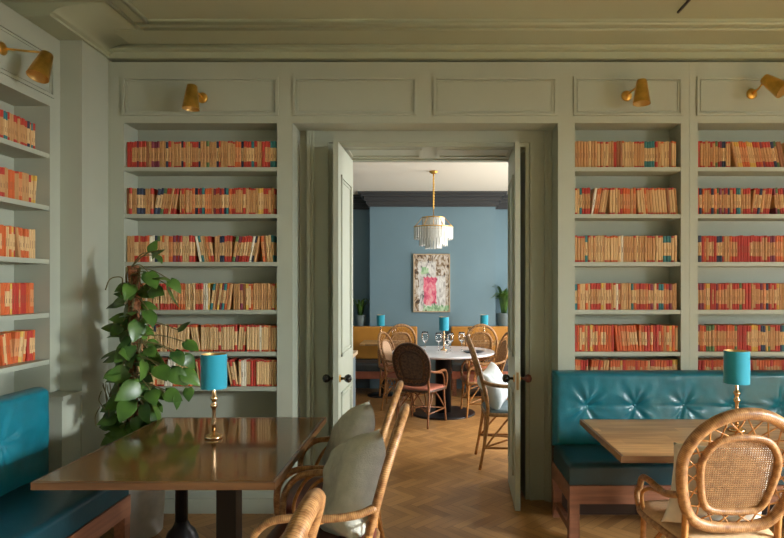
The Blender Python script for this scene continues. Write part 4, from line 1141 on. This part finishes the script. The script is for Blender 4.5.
# painting
def art_mat():
    m = bpy.data.materials.new('abstract_canvas'); m.use_nodes = True
    nt = m.node_tree; b = nt.nodes['Principled BSDF']; b.inputs['Roughness'].default_value = .7
    tc = nt.nodes.new('ShaderNodeTexCoord'); sx = nt.nodes.new('ShaderNodeSeparateXYZ'); nt.links.new(tc.outputs['Generated'], sx.inputs[0])
    u, v = sx.outputs[0], sx.outputs[2]
    mp = nt.nodes.new('ShaderNodeMapping'); mp.inputs['Scale'].default_value = (9, 1, 7); nt.links.new(tc.outputs['Generated'], mp.inputs[0])
    n = nt.nodes.new('ShaderNodeTexNoise'); n.inputs['Scale'].default_value = 1.1; n.inputs['Detail'].default_value = 7; n.inputs['Distortion'].default_value = 1.4
    nt.links.new(mp.outputs[0], n.inputs['Vector'])
    def ramp(stops):
        r = nt.nodes.new('ShaderNodeValToRGB'); e = r.color_ramp.elements
        e[0].position, e[0].color = stops[0][0], (*stops[0][1], 1); e[1].position, e[1].color = stops[-1][0], (*stops[-1][1], 1)
        for (p, c) in stops[1:-1]:
            x = e.new(p); x.color = (*c, 1)
        nt.links.new(n.outputs['Fac'], r.inputs['Fac']); return r.outputs[0]
    bg = ramp([(.33, (.04, .03, .025)), (.44, (.20, .12, .06)), (.5, (.42, .34, .25)), (.62, (.62, .58, .52))])
    white = ramp([(.32, (.10, .09, .09)), (.45, (.55, .52, .48)), (.65, (.72, .70, .66))])
    pink = ramp([(.33, (.45, .04, .10)), (.5, (.72, .15, .22)), (.66, (.74, .38, .38))])
    green = ramp([(.33, (.10, .20, .10)), (.5, (.30, .50, .27)), (.66, (.5, .62, .42))])
    wob = mathn(nt, 'MULTIPLY', mathn(nt, 'SUBTRACT', n.outputs['Fac'], .5), .16)
    uu, vv = mathn(nt, 'ADD', u, wob), mathn(nt, 'ADD', v, wob)
    def rect(a, b2, c, d):
        r1 = mathn(nt, 'MULTIPLY', mathn(nt, 'GREATER_THAN', uu, a), mathn(nt, 'LESS_THAN', uu, b2))
        r2 = mathn(nt, 'MULTIPLY', mathn(nt, 'GREATER_THAN', vv, c), mathn(nt, 'LESS_THAN', vv, d))
        return mathn(nt, 'MULTIPLY', r1, r2)
    out = bg
    for col, rc in ((white, (.12, .9, .02, .62)), (white, (.10, .62, .55, .88)), (pink, (.26, .63, .12, .60)), (green, (.2, .42, .66, .78)), (green, (.25, .98, .0, .10))):
        mx = nt.nodes.new('ShaderNodeMixRGB'); nt.links.new(rect(*rc), mx.inputs[0]); nt.links.new(out, mx.inputs[1]); nt.links.new(col, mx.inputs[2]); out = mx.outputs[0]
    nt.links.new(out, b.inputs['Base Color'])
    return m
a, b = W(413.5, 312, FY), W(450, 254, FY)
t = thing('painting', 'abstract painting with a pink door shape, hung on the blue wall', 'painting', ((a.x + b.x) / 2, FY, a.z))
w, h = (b.x - a.x) / 2, b.z - a.z
bm = NB(); bx(bm, -w + .015, w - .015, -.03, -.002, .015, h - .015); obj('canvas', bm, art_mat(), t)
bm = NB(); bx(bm, -w, -w + .014, -.038, -.001, 0, h); bx(bm, w - .014, w, -.038, -.001, 0, h); bx(bm, -w + .014, w - .014, -.038, -.001, 0, .014); bx(bm, -w + .014, w - .014, -.038, -.001, h - .014, h); obj('frame', bm, PALEWOOD, t)

# strap-leaved plants on the alcove cupboards
def strap_plant(label, loc, pot_r, pot_h, n, L, potm, seed, spread=.5, wid=.016, bx_edge=None):
    t = thing('potted_plant', label, 'plant', loc, 0, 'potted plants on the alcove cupboards')
    bm = NB(); lathe(bm, [(pot_r * .8, 0), (pot_r, pot_h * .9), (pot_r, pot_h), (pot_r * .9, pot_h), (pot_r * .88, pot_h * .9), (.001, pot_h * .88)], 24, cap=False); obj('pot', bm, potm, t)
    bm = NB(); r = random.Random(seed)
    for k in range(n):
        a = 2 * PI * k / n + r.uniform(-.3, .3); l = L * r.uniform(.6, 1); s = spread * r.uniform(.4, 1.1)
        p = cr([Vector((.02 * math.cos(a), .02 * math.sin(a), pot_h * .85)), Vector((l * s * .35 * math.cos(a), l * s * .35 * math.sin(a), pot_h + l * .6)), Vector((l * s * math.cos(a), l * s * math.sin(a), pot_h + l * (.95 - s * .5)))], 6)
        side = Vector((-math.sin(a), math.cos(a), 0)); prev = None
        for i, q in enumerate(p):
            q = Vector((q.x, min(q.y, .14), q.z))
            if bx_edge is not None and (q.x - bx_edge[0]) * bx_edge[1] < .02 and q.y > -.10: q.y = -.10
            w = wid * (1 - (i / len(p)) ** 2) + .001
            cur = (bm.verts.new(q - side * w + Vector((0, 0, .004))), bm.verts.new(q), bm.verts.new(q + side * w + Vector((0, 0, .004))))
            if prev:
                bm.faces.new((prev[0], prev[1], cur[1], cur[0])); bm.faces.new((prev[1], prev[2], cur[2], cur[1]))
            prev = cur
    obj('leaves', bm, LEAF, t, smooth=True)
p = W(360.5, 325, 8.92); strap_plant('small strap-leaved plant in a slate pot in the left alcove', (p.x, 8.92, .925), .085, .17, 13, .42, BOXG, 4, .9, .024, (-.90 - p.x, -1))
p = W(500, 325, 8.92); strap_plant('taller spiky plant in a dark pot in the right alcove', (p.x + .06, 8.92, .925), .115, .20, 40, .58, BOXG, 9, .85, .026, (.98 - p.x - .06, 1))
# sideboard just inside the blue room on the left
t = thing('sideboard', 'blue-grey sideboard with a wooden top just behind the left door leaf', 'cabinet', (-1.25, 5.60, 0))
bm = NB(); bx(bm, -.5, .505, -.28, .28, .06, .86); obj('body', bm, CABB, t)
bm = NB(); bx(bm, -.52, .525, -.30, .30, .86, .895); obj('worktop', bm, PALEWOOD, t)
bm = NB(); bx(bm, -.48, .485, -.26, .26, 0, .06); obj('plinth', bm, IRON, t)
for k in range(2):
    bm = NB(); bx(bm, -.48 + k * .49, -.005 + k * .49, -.298, -.281, .08, .84); d = obj('door', bm, CABB, t)
    bm = NB(); lathe(bm, [(.008, 0), (.012, .015), (.004, .022)], 12, Matrix.Translation((-.05 + k * .10, -.298, .6)) @ Matrix.Rotation(PI / 2, 4, 'X')); obj('knob', bm, BRASS, d)

# ------------------------------------------------------------------ light
def area(name, loc, rot, sx, sy, power, col):
    l = bpy.data.lights.new(name, 'AREA'); l.shape = 'RECTANGLE'; l.size = sx; l.size_y = sy; l.energy = power; l.color = col
    o = bpy.data.objects.new(name, l); COL.objects.link(o); o.location = loc; o.rotation_euler = rot
    return o
DAY = (.96, 1.0, 1.03)
R_IN = (0, PI / 2, 0)     # faces -x
area('daylight_window_1', (5.6, -1.15, 2.6), (0, PI / 2 - .25, 0), 2.3, 2.0, 700, DAY)
area('daylight_window_2', (6.3, 0.95, 3.0), (0, PI / 2 - .3, 0), 2.5, 2.6, 5000, DAY)
area('daylight_window_3', (2.95, 6.15, 1.65), R_IN, 2.3, 1.5, 170, (1, .98, .95))
area('daylight_window_4', (2.95, 8.1, 1.65), R_IN, 2.3, 1.0, 60, (1, .98, .95))
w = bpy.data.worlds.new('sky'); S.world = w; w.use_nodes = True
bg = w.node_tree.nodes['Background']; bg.inputs[0].default_value = (.85, .92, 1, 1); bg.inputs[1].default_value = 0.7

# ------------------------------------------------------------------ camera
cam = bpy.data.cameras.new('camera'); cam.sensor_width = 36; cam.lens = F / 784 * 36
cam.shift_x = -(VX - 392) / 784; cam.shift_y = (VY - 269) / 784
cam.clip_start = .05
co = bpy.data.objects.new('camera', cam); COL.objects.link(co); co.location = (0, 0, EYE); co.rotation_euler = (PI / 2, 0, 0)
S.camera = co
S.view_settings.view_transform = 'Standard'; S.view_settings.look = 'None'; S.view_settings.gamma = 1; S.view_settings.use_curve_mapping = False
S.view_settings.exposure = 0.4
